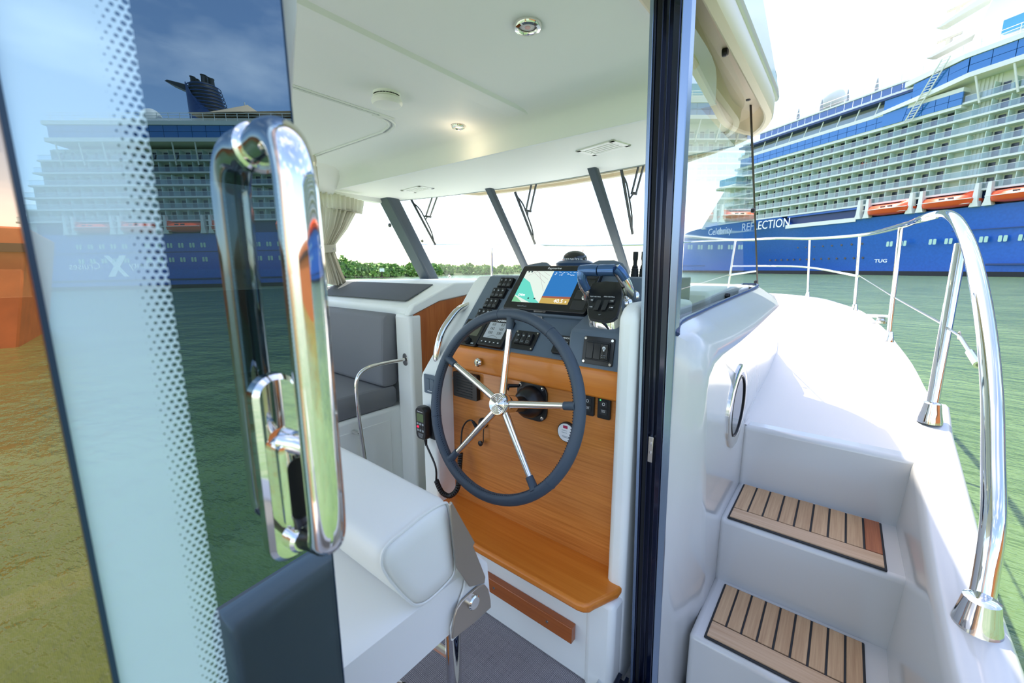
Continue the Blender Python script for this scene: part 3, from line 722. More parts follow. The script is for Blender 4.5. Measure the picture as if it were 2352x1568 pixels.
# ---- side and fore deck
outer = [Vector((0.36, 1.92, .85)), Vector((0.385, 2.4, zdeck(2.4)))] + [on(x, y, DN, DP) for (x, y) in ((2125, 885), (2095, 830), (2060, 785), (2030, 750), (1985, 715), (1950, 702), (1900, 687), (1855, 680), (1800, 675))]
outer += [Vector((-1.4, 9.05, zdeck(9.05))), Vector((XC, 9.1, zdeck(9.1)))]
outer = smoothpath(outer, 3)
inner = smoothpath([Vector((-.27, 1.92, .85)), Vector((-.295, 2.43, zdeck(2.43))), Vector((-.305, 2.83, zdeck(2.83))), Vector((-.34, 3.5, zdeck(3.5))), Vector((-.39, 4.3, zdeck(4.3))), Vector((-.5, 5.1, zdeck(5.1))), Vector((-.9, 5.7, zdeck(5.7))), Vector((XC, 5.9, zdeck(5.9)))], 5)
def resample(P, n):
    L = [0]
    for i in range(1, len(P)): L.append(L[-1] + (P[i] - P[i - 1]).length)
    out = []; j = 0
    for k in range(n):
        t = L[-1] * k / (n - 1)
        while j < len(P) - 2 and L[j + 1] < t: j += 1
        q = (t - L[j]) / max(1e-9, L[j + 1] - L[j]); out.append(P[j].lerp(P[j + 1], min(1, max(0, q))))
    return out
NO = 34
ro, ri = resample(outer, NO), resample(inner, NO)
b = MB()
def roll(p): return [p + Vector((0.0, 0, -0.45)), p + Vector((0.012, 0, -0.05)), p + Vector((0, 0, -0.012)), p + Vector((-0.02, 0, 0))]
ringA = [roll(o) + [o.lerp(i, .35), o.lerp(i, .7), i] for o, i in zip(ro, ri)]
b.loft(ringA, closed=False, caps=False)
b.loft([[mir(p) for p in r] for r in ringA], closed=False, caps=False)
b.poly([Vector(p) for p in ri] + [mir(p) for p in reversed(ri)])
struct(b.build('floor_deck', 'gelcoat_deck', ang=50), 'white non-slip side deck leading to the bow')
# ---- stairwell blocks and cockpit sole
b = MB()
b.span(-.275, .25, 1.575, 1.93, -.2, .592)
b.span(-.275, .25, 1.255, 1.6, -.2, .342)
b.span(-.275, .29, 1.905, 2.4, -.2, .8515)
b.span(-.5, .5, -2.2, 1.3, -.2, .1)
struct(b.build('floor_stairwell', 'gelcoat', bevel=0.018, seg=3), 'white moulded stairwell up to the side deck')
# ---- bulwark on the outboard side of the steps, ending at a boarding gate
def zcap(Y): return 0.70 + 0.235 * (Y - 1.2)
rings = []
GATE = 0.32
for (Y, xi, xo) in ((GATE, .256, .342), (GATE + .012, .247, .352), (.9, .248, .354), (1.1, .249, .356), (1.34, .251, .357), (1.57, .254, .36), (1.93, .257, .363), (2.12, .256, .363), (2.33, .252, .375)):
    z = zcap(Y) if Y > 1.4 else .722 + .025 * smooth01((Y - 1.1) / .3)
    if Y == GATE: z -= .01
    lo = .0
    rings.append([(xi - .055, Y, lo), (xi - .012, Y, z - .04), (xi - .004, Y, z - .012), (xi + .008, Y, z), (xo - .012, Y, z - .002), (xo, Y, z - .014), (xo + .012, Y, z - .06), (xo + .02, Y, -.1)])
b = MB().loft(rings)
struct(b.build('wall_bulwark', 'gelcoat', ang=50), 'white bulwark capping beside the steps')
b = MB(); 
hs = [(Y, .38) for Y in (-3, 0, GATE)]
b.loft([[(.372, -3, .62), (.372, -3, -.4), (.2, -3, -.4), (.25, -3, .6)], [(.372, .12, .62), (.372, .12, -.4), (.2, .12, -.4), (.25, .12, .6)]])
struct(b.build('wall_bulwark_aft', 'gelcoat', bevel=.012), 'white bulwark aft of the boarding gate')
# ---- wall with the porthole; its top edge sweeps up under the side window
edge_px = [(1622, 1568), (1622, 1250), (1623, 1000), (1625, 900), (1630, 865), (1642, 835), (1660, 815), (1700, 785), (1740, 750), (1790, 702)]
eo = [onx(x, y, -.27) for (x, y) in edge_px]
eo[0] = onx(1622, 1850, -.27)
tops = eo + [Vector((-.32, 2.84, 1.345)), Vector((-.47, 3.02, 1.365)), Vector((-.9, 3.16, 1.38)), Vector((XC, 3.22, 1.385))]
bots = [Vector((-.27, p.y, p.z - .01)) for p in eo[:6]] + [Vector((-.27, eo[6].y, eo[6].z - .01)), Vector((-.272, 1.93, .82)), Vector((-.295, 2.43, .84)), Vector((-.31, 2.9, .86)), Vector((-.345, 3.6, .88)), Vector((-.41, 4.4, .9)), Vector((-.85, 5.5, .93)), Vector((XC, 5.9, .94))]
b = MB(); rg = []
for t_, bo in list(zip(tops, bots))[6:]:
    d = (t_ - bo)
    rg.append([bo, bo + d * .12 + Vector((-.006, 0, 0)), bo + d * .6, bo + d * .9, t_])
b.loft(rg, closed=False, caps=False)
b.poly(eo[:7] + [Vector((-.27, 1.9, .86)), Vector((-.27, 2.4, .83)), Vector((-.27, 2.4, -.1)), Vector((-.27, eo[0].y, -.1))])
b.loft([[mir(p) for p in r] for r in rg], closed=False, caps=False)
struct(b.build('wall_starboard', 'gelcoat', ang=60), 'glossy white cabin side with a porthole')
# ---- pilaster and sill: surface from the door frame / window foot out to that edge
inn_px = [('y', 1500, 1850, 1.155), ('y', 1524, 1250, 1.155), ('y', 1537, 1000, 1.155), ('y', 1544, 900, 1.157), ('y', 1549, 820, 1.16), ('y', 1553, 770, 1.165), ('x', 1560, 742, -.37), ('x', 1600, 721, -.395), ('x', 1660, 693, -.415), ('x', 1740, 657, -.43)]
ei = [(ony if k == 'y' else onx)(x, y, c) for (k, x, y, c) in inn_px]
ei += [Vector((-.52, 2.98, 1.40)), Vector((-.62, 3.05, 1.405)), Vector((-1.0, 3.1, 1.405)), Vector((XC, 3.14, 1.405))]
rg = []
for a, c in zip(ei, tops):
    m_ = a.lerp(c, .5); bul = Vector((.012, -.012, .004))
    rg.append([a, a.lerp(c, .25) + bul * .8, m_ + bul, a.lerp(c, .8) + bul * .8, a.lerp(c, .95) + bul * .3, c])
b = MB().loft(rg, closed=False, caps=False)
b.loft([[mir(p) for p in r] for r in rg[6:]], closed=False, caps=False)
struct(b.build('wall_pilaster', 'gelcoat', ang=60), 'smooth white door pillar flowing into the window sill')
b = MB().tube(smoothpath([p + Vector((.004, -.004, .004)) for p in ei[5:11]], 4), .007, 6)
struct(b.build('trim_sill', plain('blue-black window gasket', '#2c3f63', 0.2)), 'dark gasket at the foot of the side window')

# ---- door frame (forward jamb of the sliding door)
def XL(z): return -.42 - .0252 * (z - .227)
def XR(z): return -.331 - .0181 * (z - .207)
jamb = bpy.data.objects.new('trim_1', None); col.objects.link(jamb); jamb.location = (-.4, 1.15, .1); struct(jamb, 'black ribbed aluminium jamb of the sliding door')
MAT['alu_blue'] = plain('blue-grey aluminium', '#8fa0b8', 0.25, 0.8)
MAT['seal'] = plain('black brush seal', '#10151d', 0.8)
def jstrip(u0, u1, d0, d1, name, mat, bev=.0):
    """strip between fractions u0..u1 of the jamb width, its aft face d0..d1 in front of Y = 1.165"""
    rr = []
    for z in (.12, .8, 1.5, 2.3, 2.6):
        a = XL(z) + (XR(z) - XL(z)) * u0; c = XL(z) + (XR(z) - XL(z)) * u1
        rr.append([(a, 1.19, z), (a, 1.165 - d0, z), (c, 1.165 - d1, z), (c, 1.19, z)])
    return MB().loft(rr).build(name, mat, jamb, bevel=bev)
jstrip(0, .09, .016, .014, 'inner_strip', 'alu_blue', .001)
jstrip(.10, .15, .012, .012, 'rib', 'navy_alu', .001)
jstrip(.16, .30, .006, .004, 'brush_seal', 'seal')
jstrip(.31, .345, .016, .016, 'rib', 'navy_alu', .001)
jstrip(.345, .48, .002, .002, 'channel', 'navy_alu')
jstrip(.48, .515, .018, .018, 'rib', 'navy_alu', .001)
jstrip(.515, .60, .004, .004, 'channel', 'navy_alu')
jstrip(.60, .80, .020, .024, 'outer_rib', 'navy_alu', .003)
jstrip(.80, .815, .010, .010, 'channel', 'seal')
jstrip(.815, 1.0, .024, .012, 'outer_strip', 'alu_blue', .003)
pz = [ony(x, y, 1.15) for (x, y) in ((1489, 1000), (1502, 1062))]
b = MB(); zc = (pz[0].z + pz[1].z) / 2; xc = (pz[0].x + pz[1].x) / 2
b.span(xc - .007, xc + .007, 1.144, 1.164, pz[1].z, pz[0].z); st_ = b.build('striker_plate', 'chrome_soft', jamb, bevel=.001)
for z in (zc - .008, zc + .02): MB(frame((xc, 1.1435, z), (1, 0, 0), (0, 0, 1))).lathe([(.0045, -.001), (.004, .001)], n=10).build('screw', 'chrome', st_)
b = MB(); hS = Vector((-math.sin(R(4)), math.cos(R(4)), 0)); nS0 = Vector((math.cos(R(4)), math.sin(R(4)), 0))
p0 = Vector((-.412, 1.15, .16))
for k, (o_, w_) in enumerate(((-.045, .012), (-.02, .01), (.005, .01), (.03, .014))):
    q0 = p0 + nS0 * o_; q1 = q0 - hS * 1.3
    b.loft([[q0 + Vector((0, 0, -.06)), q0 + nS0 * w_ + Vector((0, 0, -.06)), q0 + nS0 * w_, q0], [q1 + Vector((0, 0, -.06)), q1 + nS0 * w_ + Vector((0, 0, -.06)), q1 + nS0 * w_, q1]])
q0 = p0 + nS0 * -.05; q1 = q0 - hS * 1.3
b.loft([[q0 + Vector((0, 0, -.06)), q0 + nS0 * .095 + Vector((0, 0, -.06)), q0 + nS0 * .095 + Vector((0, 0, -.022)), q0 + Vector((0, 0, -.022))], [q1 + Vector((0, 0, -.06)), q1 + nS0 * .095 + Vector((0, 0, -.06)), q1 + nS0 * .095 + Vector((0, 0, -.022)), q1 + Vector((0, 0, -.022))]])
struct(b.build('trim_track', 'navy_alu'), 'black sliding door track on the floor')

# ---- forward side window (starboard)
WN, WP = (1, .035, 0), (-.42, 1.2, 0)
def onw(x, y, o=0): return on(x, y, WN, (WP[0] + o, WP[1], 0))
def wpt(Y, z, o=0): return Vector((-.42 + o - .035 * (Y - 1.2), Y, z))
f_bot = onw(1740, 657); f_top = onw(1723, 215)
quad = [wpt(1.17, 1.345), wpt(1.5, 1.345), f_bot, f_top, wpt(1.17, f_top.z)]
def slab(pts, th, n):
    n = Vector(n).normalized(); m_ = len(pts); mb = MB()
    mb.add([p + n * th / 2 for p in pts] + [p - n * th / 2 for p in pts], [tuple(range(m_)), tuple(range(2 * m_ - 1, m_ - 1, -1))] + [(i, m_ + i, m_ + (i + 1) % m_, (i + 1) % m_) for i in range(m_)])
    return mb
def face(pts): return MB().poly(pts)
win1 = bpy.data.objects.new('window_1', None); col.objects.link(win1); win1.location = wpt(1.6, 1.36); struct(win1, 'clear starboard side window forward of the door')
face(quad).build('pane', 'side_glass', win1, smooth=False)
MAT['bronze_edge'] = plain('dark bronze window edge', '#3a2f2b', 0.3, 0.3)
eb = [f_bot + (f_bot - f_top) * .01, f_top]
b = MB().tube([f_bot, f_bot.lerp(f_top, .5), f_top], .0075, 6, flat=.5); b.build('front_edge', 'bronze_edge', win1)
for (x, y) in ((1668, 119), (1721, 224), (1731, 483), (1737, 648), (1673, 679)):
    p = onw(x, y, .004); MB(frame(p, (0, 1, 0), (0, 0, 1))).lathe([(.014, -.012), (.015, 0), (.012, .006)], n=16).build('clip', 'black', win1)

# ---- roof: overhanging rim, slanting flybridge fascia
half = [Vector((-.345, -.9, 0)), Vector((-.345, .5, 0)), Vector((-.345, 2.2, 0)), Vector((-.352, 2.42, 0)), Vector((-.385, 2.6, 0)), Vector((-.48, 2.74, 0)), Vector((-.66, 2.82, 0)), Vector((-1.1, 2.92, 0)), Vector((XC, 2.96, 0))]
path = [Vector((-.345, y, 0)) for y in (-.9, -.2, .5, 1.2, 1.8, 2.2)] + [Vector((-.75 + .405 * math.cos(R(a)), 2.3 + .54 * math.sin(R(a)), 0)) for a in range(0, 88, 6)] + [Vector((-.95, 2.868, 0)), Vector((-1.3, 2.905, 0)), Vector((XC, 2.94, 0))]
path = path + [Vector((2 * XC - p.x, p.y, 0)) for p in reversed(path[:-1])]
prof = [(.10, 2.42), (.03, 2.36), (0, 2.27), (.0, 2.215), (.006, 2.203), (.030, 2.200), (.038, 2.207), (.042, 2.27), (.052, 2.295), (.125, 2.295), (.135, 2.28), (.140, 2.205), (.16, 2.200), (.168, 2.204), (.17, 2.226)]
rg = []
for i, p in enumerate(path):
    a = path[max(0, i - 1)]; c = path[min(len(path) - 1, i + 1)]; t = (c - a).normalized(); n = Vector((-t.y, t.x, 0))
    drop = .06 * smooth01((-.5 - p.x) / .5) * smooth01((p.x + 3.1) / .5)
    rg.append([Vector((p.x, p.y, 0)) + n * d + Vector((0, 0, z - drop)) for (d, z) in prof])
b = MB().loft(rg, closed=False, caps=False)
b.poly([r[-1] for r in rg])
struct(b.build('trim_roof_rim', 'cream_rim', ang=28), 'cream moulded rim of the roof overhang')
b = MB()
fas = [(-.9, 2.30), (2.42, 2.30), (2.56, 2.312), (1.72, 2.50), (.6, 2.95), (-.9, 3.0)]
b.add([(-.345 + (z - 2.28) * .02, y, z) for (y, z) in fas] + [(2 * XC + .345, y, z) for (y, z) in fas], [tuple(range(6)), tuple(range(11, 5, -1))] + [(i, 6 + i, 6 + (i + 1) % 6, (i + 1) % 6) for i in range(6)])
struct(b.build('ceiling_flybridge', 'gelcoat', bevel=.03, seg=3), 'white flybridge moulding above the roof rim')
b = MB(); b.poly([Vector((p.x, p.y, 2.36)) for p in path]); struct(b.build('ceiling_roof_top', 'gelcoat'), 'white roof skin')

# ---- headlining: main panel, soffit, visor over the windscreen
ZC, ZV = 2.215, 2.095
b = MB(); sx0, sx1 = -3.2, -.44
prof = [(-.9, ZC), (1.2, ZC), (1.55, ZC), (1.63, ZC - .004), (1.69, ZC - .018), (1.715, ZC - .045), (1.722, ZC - .08), (1.723, ZV + .006), (1.724, ZV - .007), (1.738, ZV - .008), (1.741, ZV)]
xs = [sx1 - (sx1 - sx0) * k / 24 for k in range(25)]
xv = [-.5 - (-.5 - sx0) * k / 24 for k in range(25)]
b.loft([[(x, y, z) for (y, z) in prof] for x in xs], closed=False, caps=False)
struct(b.build('ceiling', 'head', ang=40), 'pale headlining with a soffit before the windscreen')
def yfront(x): 
    t = (x - XC) / 1.4; return 2.50 - .16 * abs(t) ** 2.2
b = MB(); b.loft([[(x, 1.73, ZV), (x, 1.9, ZV), (x, yfront(x), ZV - .002), (x, yfront(x), ZV + .03)] for x in xv], closed=False, caps=False)
struct(b.build('ceiling_visor', 'cream', ang=30), 'cream visor panel over the windscreen')
b = MB(); b.tube([(x, yfront(x) + .004, ZV - .002) for x in xv], .004, 6); struct(b.build('trim_visor', 'grey_print'), 'thin edge strip of the visor')
# raised fore-and-aft rib on the ceiling
b = MB(); b.loft([[(-1.345, y, ZC), (-1.335, y, ZC - .006), (-1.315, y, ZC - .008), (-1.265, y, ZC - .008), (-1.25, y, ZC - .012), (-1.235, y, ZC - .011), (-1.222, y, ZC)] for y in (-.9, .4, 1.2, 1.6, 1.68)], closed=False, caps=False)
struct(b.build('ceiling_rib', 'head', ang=25), 'shallow raised rib along the headlining')
# rounded hatch panel in the ceiling: two thin groove beads
hc = [(-1.79, -.8), (-1.79, 1.15), (-1.80, 1.25), (-1.85, 1.37), (-1.97, 1.42), (-2.1, 1.425), (-3.1, 1.425)]
hatch = thing('ceiling_hatch_panel', 'large pale ceiling panel with a rounded corner and double bead', 'ceiling panel', (-2.4, 0.3, ZC))
pp = smoothpath([Vector((x, y, ZC - .001)) for (x, y) in hc], 5)
MB().tube(pp, .006, 6).build('bead', 'head', hatch)
pp2 = smoothpath([Vector((x - .022, y - .022, ZC - .001)) for (x, y) in hc], 5)
MB().tube(pp2, .006, 6).build('bead', 'head', hatch)
pm = smoothpath([Vector((x - .011, y - .011, ZC - .0005)) for (x, y) in hc], 5)
MB().tube(pm, .003, 5).build('groove', 'grey_print', hatch)

# ---- windscreen: four raked panes between charcoal pillars
def wtop(x): return Vector((x, yfront(x) - .01, ZV))
def wbot(x): 
    t = (x - XC) / 1.4; return Vector((x, 3.12 - .22 * abs(t) ** 2.4, 1.395))
wind = bpy.data.objects.new('window_2', None); col.objects.link(wind); wind.location = (XC, 3.0, 1.4); struct(wind, 'raked windscreen in four panes')
pil = [(-.46, -.50), (-1.31, -1.33), (-2.24, -2.25), (-3.22, -3.16)]
for k in range(3):
    a, c = pil[k], pil[k + 1]; n_ = 8
    rg = [[wtop(a[0] + (c[0] - a[0]) * i / n_), wbot(a[1] + (c[1] - a[1]) * i / n_)] for i in range(n_ + 1)]
    MB().loft(rg, closed=False, caps=False).build('pane', 'wind_glass', wind)
def pillar(px0, px1, name, lab, w):
    """rounded bar from top to foot"""
    t_, f_ = px0, px1; ax = (f_ - t_).normalized(); sidev = Vector((1, 0, 0)); sidev = (sidev - ax * ax.dot(sidev)).normalized(); nn = ax.cross(sidev)
    t_ = t_ - ax * .12; f_ = f_ + ax * .1
    rr = []
    for q in (t_, f_):
        rr.append([q + sidev * (w * x) + nn * (w * .5 * y) for (x, y) in ((-.5, -.4), (-.4, -.75), (.4, -.75), (.5, -.4), (.5, .4), (.4, .6), (-.4, .6), (-.5, .4))])
    o = MB().loft(rr).build(name, 'charcoal', None, bevel=.004)
    return struct(o, lab)
pillar(ony(1125, 436, 2.45) , onx(1205, 612, -2.25), 'wall_mullion_1', 'charcoal mullion in the middle of the windscreen', .06)
pillar(ony(1362, 388, 2.36), onx(1432, 606, -1.32), 'wall_mullion_2', 'charcoal mullion nearest the helm', .06)
pt = onx(890, 455, -3.17); pf = onx(985, 640, -3.14)
pillar(pt, pf, 'wall_corner_pillar', 'thick charcoal corner pillar on the port side', .16)

# ---- port side wall with its window, cove and shelf
b = MB(); b.span(-3.26, -3.2, -.9, 3.0, -.1, 1.36); b.span(-3.26, -3.2, -.9, 2.2, 2.06, 2.3)
struct(b.build('wall_port', 'cream'), 'cream port side wall')
b = MB(); b.loft([[(-3.2, y, 2.045), (-3.15, y, 2.045), (-3.06, y, 2.11), (-2.98, y, 2.19), (-2.9, y, ZC)] for y in (-.9, 1.5, 1.725)], closed=False, caps=False)
struct(b.build('wall_port_cove', 'cream', ang=60), 'cream cove above the port window')
face([Vector((-3.21, -.9, 1.36)), Vector((-3.21, 2.95, 1.40)), Vector((-3.21, 2.2, 2.07)), Vector((-3.21, -.9, 2.07))]).build('window_3', 'wind_glass')
struct(bpy.data.objects['window_3'], 'port side window behind the curtain')
# ---- carpeted cabin floor
def carpet():
    M_ = Mt('woven grey carpet'); v = M_.coord((1, 1, 1), (0, 0, 0))
    w1 = M_.n('ShaderNodeTexWave'); w1.inputs['Scale'].default_value = 60; w1.inputs['Distortion'].default_value = 1.5; w1.inputs['Detail'].default_value = 2; w1.bands_direction = 'X'; M_.l(v, w1.inputs['Vector'])
    w2 = M_.n('ShaderNodeTexWave'); w2.inputs['Scale'].default_value = 60; w2.inputs['Distortion'].default_value = 1.5; w2.inputs['Detail'].default_value = 2; w2.bands_direction = 'Y'; M_.l(v, w2.inputs['Vector'])
    n1 = M_.math('ADD', M_.math('MULTIPLY', M_.noise(M_.coord((12, 260, 1)), 1, 3, .7), .5), M_.math('MULTIPLY', M_.noise(M_.coord((260, 12, 1)), 1, 3, .7), .5))
    f = M_.math('ADD', M_.math('MULTIPLY', M_.math('MULTIPLY', w1.outputs['Fac'], w2.outputs['Fac']), .6), M_.math('MULTIPLY', n1, .6))
    return M_.end(M_.bsdf(M_.ramp(f, [(.2, lin('#5f5d63')), (.8, lin('#bdb8ba'))]), .95, 0, .1, 0, M_.bump(f, .5, .002)))
b = MB(); b.span(-4.0, -.45, -3.2, -.6, .0, .085); struct(b.build('floor_cockpit_bounce', 'gelcoat_deck'), 'unseen white cockpit sole added to bounce sunlight into the cabin')  # out of view aft, added to bounce sunlight up to the cabin ceiling
b = MB(); b.span(-3.2, -.47, -.6, 1.25, .04, .09); struct(b.build('floor', carpet()), 'grey woven carpet on the cabin floor')
b = MB(); b.span(-3.2, -1.25, 1.2, 3.0, -.6, -.5); struct(b.build('floor_companionway', 'teak_dark'), 'dark floor of the companionway')
b = MB(); b.loft([[(-.50, y, z0) for z0 in (.04, .16)] for y in (-1.6, 1.15)], closed=False, caps=False); struct(b.build('trim_threshold', 'cream'), 'cream threshold below the door')
# ================================================================== fixed joinery of the cabin
cab = thing('sloping_cabinet', 'white cabinet with sloping charcoal top beside the grey bench', 'cabinet', (-2.5, 2.2, .1))
YZ = Matrix(((0, 0, 1, 0), (1, 0, 0, 0), (0, 1, 0, 0), (0, 0, 0, 1)))           # outline (y, z) extruded along x
b = MB(); b.prism([(1.525, .09), (1.525, 1.2), (1.495, 1.22), (1.493, 1.262), (1.50, 1.278), (1.525, 1.292), (1.80, 1.404), (1.86, 1.412), (3.12, 1.400), (3.12, .09)], -3.2, -1.945, YZ)
b.build('body', 'cream', cab, bevel=.008)
b = MB(); b.span(-2.075, -1.93, 1.47, 1.56, .09, 1.24); b.build('end_post', 'cream', cab, bevel=.02, seg=3)
sl = Vector((0, .27, .1)).normalized(); nslope = Vector((1, 0, 0)).cross(sl)
PM = frame((-2.6, 1.66, 1.352), (1, 0, 0), sl)
b = MB(PM); b.prism([(-.58, -.128), (.55, -.128), (.52, .13), (-.58, .13)], .0, .006); b.build('top_panel', plain('charcoal non-slip panel', '#585b5e', .7, 0, .2, 0, .4, 900), cab, bevel=.002)
b = MB(); b.prism([(1.50, .0), (1.50, 1.235), (1.70, 1.302), (2.1, 1.345), (2.7, 1.345), (2.7, -.4), (1.5, -.4)], -1.944, -1.935, YZ); b.build('side_veneer', 'teak_bulk', cab)
b = MB(); b.prism([(1.46, 1.235), (1.50, 1.29), (1.82, 1.41), (2.6, 1.415), (2.6, 1.36), (2.1, 1.35), (1.70, 1.307), (1.50, 1.24)], -1.97, -1.925, YZ); b.build('capping', 'cream', cab, bevel=.006)
b = MB(); b.span(-1.95, -.47, 2.0, 3.12, 1.28, 1.40); b.span(-1.95, -.47, 2.6, 3.12, -.3, 1.3); 
struct(b.build('wall_front', 'cream', bevel=.02), 'cream dash top below the windscreen')
b = MB(); b.span(-1.95, -1.3, 2.55, 2.6, -.5, 1.3); struct(b.build('wall_companionway', 'teak_bulk'), 'teak bulkhead at the end of the companionway')
# --- bench
bb_ = thing('bench', 'white moulded bench under the grey cushions', 'bench', (-2.6, 1.0, .09))
MB().span(-3.2, -2.07, .4, 1.53, .09, .67).build('box', 'cream', bb_, bevel=.02, seg=3)
MB().span(-2.071, -2.066, .6, 1.4, .2, .6).build('locker_door', 'cream', bb_, bevel=.002)
def cushion(name, label, x0, x1, y0, y1, z0, z1, lean=0.0, r=.03):
    t = thing(name, label, 'cushion', ((x0 + x1) / 2, (y0 + y1) / 2, z0))
    n = 7; rr = []
    xs_ = [x0, x0 + r * .3, x0 + r, (x0 + x1) / 2, x1 - r, x1 - r * .3, x1]; es = [.82, .94, 1, 1.03, 1, .94, .82]
    cy_, cz_ = (y0 + y1) / 2, (z0 + z1) / 2
    for x, e in zip(xs_, es):
        ring = rrect((y1 - y0) - 2 * r * (1 - e) , (z1 - z0) - 2 * r * (1 - e), r * 1.0, 4)
        rr.append([(x, cy_ + p[0] + lean * p[1], cz_ + p[1]) for p in ring])
    MB().loft(rr).build('cover', 'cushion_grey', t, ang=70)
    zz = z1 - .012
    for x in (x0 + r * .5, x1 - r * .5):
        ring = rrect((y1 - y0) - r * .2, (z1 - z0) - r * .2, r, 4)
        MB().tube([(x, cy_ + p[0] + lean * p[1], cz_ + p[1]) for p in ring], .0035, 5, True).build('piping', 'cushion_grey', t)
    return t
cushion('bench_backrest_cushion', 'grey fabric backrest cushion standing on the port bench', -3.15, -2.085, 1.385, 1.50, .80, 1.235, .08)
cushion('bench_seat_cushion', 'grey fabric seat cushion lying on the white bench base', -3.15, -2.085, .5, 1.47, .672, .80)
hr = thing('bench_handrail', 'slim polished steel handrail bent beside the grey bench', 'handrail', (-1.99, 1.3, .3))
pp = [onx(x, y, -1.985) for (x, y) in ((928, 826), (890, 832), (860, 839), (840, 847), (826, 859), (819, 876), (818, 900), (823, 950), (830, 1000), (836, 1040), (840, 1075), (842, 1120))]
MB().tube(smoothpath(pp, 5), .011, 12).build('tube', 'chrome', hr)
MB(frame(pp[0] + Vector((.0, .012, 0)), (1, 0, 0), (0, 0, 1))).prism(rrect(.045, .075, .02), -.005, .005).build('flange', 'chrome', hr, bevel=.001)
MB(frame(pp[8] + Vector((-.04, 0, 0)), (0, 1, 0), (0, 0, 1))).lathe([(.012, -.04), (.006, 0.03)], n=12).build('standoff', 'chrome', hr)

# ================================================================== helm console
con = thing('helm_console', 'teak and white helm console with a slate blue dash', 'console', (-.9, 1.4, .09))
MB().span(-1.30, -.47, 1.2, 1.225, .47, 1.11).build('front_panel', 'teak_panel', con)
b = MB(); b.prism([(1.22, 1.086), (1.184, 1.086), (1.176, 1.093), (1.175, 1.10), (1.177, 1.16), (1.183, 1.178), (1.196, 1.186), (1.22, 1.186)], -1.30, -.505, YZ); b.build('nosing', 'teak_solid', con, bevel=.003)
b = MB(); rr = [(-1.36, 1.21), (-.462, 1.21), (-.462, 1.12), (-.50, 1.03), (-.505, 1.012), (-.52, 1.0), (-.54, .995), (-1.36, .995)]
b.prism(rr, .455, .487); b.build('shelf', 'teak_solid', con, bevel=.01, seg=3)
MB().span(-1.34, -.545, 1.10, 1.9, .09, .458).build('base', 'cream', con, bevel=.01)
MB().span(-.56, -.458, 1.085, 1.25, .09, .452).build('base_end', 'cream', con, bevel=.02, seg=3)
b = MB(); b.span(-1.06, -.60, 1.072, 1.1, .236, .298); ks = b.build('kick_rail', 'teak_dark', con, bevel=.003)
for x in (-.70, -.95): MB(frame((x, 1.071, .267), (1, 0, 0), (0, 0, 1))).lathe([(.006, -.002), (.005, .001)], n=10).build('screw', 'chrome_soft', ks)
b = MB(); b.prism([(1.10, .09), (1.10, 1.04), (1.108, 1.062), (1.14, 1.10), (1.435, 1.44), (1.47, 1.465), (2.05, 1.465), (2.05, .09)], -1.385, -1.292, YZ); b.build('cheek', 'cream', con, bevel=.012, seg=3)
# slate dash on a 49 degree slope
DA = R(49); DU = Vector((0, math.cos(DA), math.sin(DA))); DNv = Vector((0, -math.sin(DA), math.cos(DA))); DO = Vector((0, 1.2, 1.175))
DM = frame(DO, (1, 0, 0), DU)
def dp(a, b_, c=0.0): return DO + Vector((a, 0, 0)) + DU * b_ + DNv * c
def q8(x, y): return (980 + x / 4.523, 560 + y / 4.523)
def dpx(x, y, c=0.0): return on(*q8(x, y), DNv, DO + DNv * c)
b = MB()
pf = [dp(0, .0), dp(0, .385), dp(0, .40, -.01), Vector((0, 1.62, 1.468)), Vector((0, 1.62, 1.0)), Vector((0, 1.225, 1.0))]
b.prism([(p.y, p.z) for p in pf], -1.295, -.50, YZ); b.build('dash', 'slate', con, bevel=.006)
# raised hood that carries the plotter, with two peaks
b = MB()
lo = [dp(-1.135, .20), dp(-.70, .20)]
prof = [(-1.118, .185), (-1.113, .435), (-1.095, .446), (-1.03, .460), (-1.005, .459), (-.972, .437), (-.81, .437), (-.765, .466), (-.70, .466), (-.66, .45), (-.635, .42), (-.68, .185)]
b.prism(prof, -.06, .014, DM); b.build('plotter_hood', 'slate', con, bevel=.008, seg=3)
b = MB(); b.span(-1.10, -.77, 1.48, 1.68, 1.40, 1.495); b.build('hood_top', 'slate', con, bevel=.02, seg=3)
# block under the throttle
b = MB(); b.prism([(1.185, 1.16), (1.205, 1.282), (1.214, 1.298), (1.234, 1.307), (1.50, 1.415), (1.5, 1.2), (1.25, 1.1)], -.715, -.50, YZ); b.build('throttle_block', 'slate', con, bevel=.008, seg=3)
b = MB(); b.prism([(1.14, .09), (1.14, 1.36), (1.17, 1.39), (1.20, 1.40), (1.5, 1.40), (1.7, 1.38), (1.7, .09)], -.515, -.455, YZ); b.build('side_coaming', 'cream', con, bevel=.02, seg=3)
MB(frame((-1.283, 1.1985, 1.034), (1, 0, 0), (0, 0, 1))).lathe([(.007, -.001), (.006, .002)], n=12).build('panel_screw', 'chrome', con)

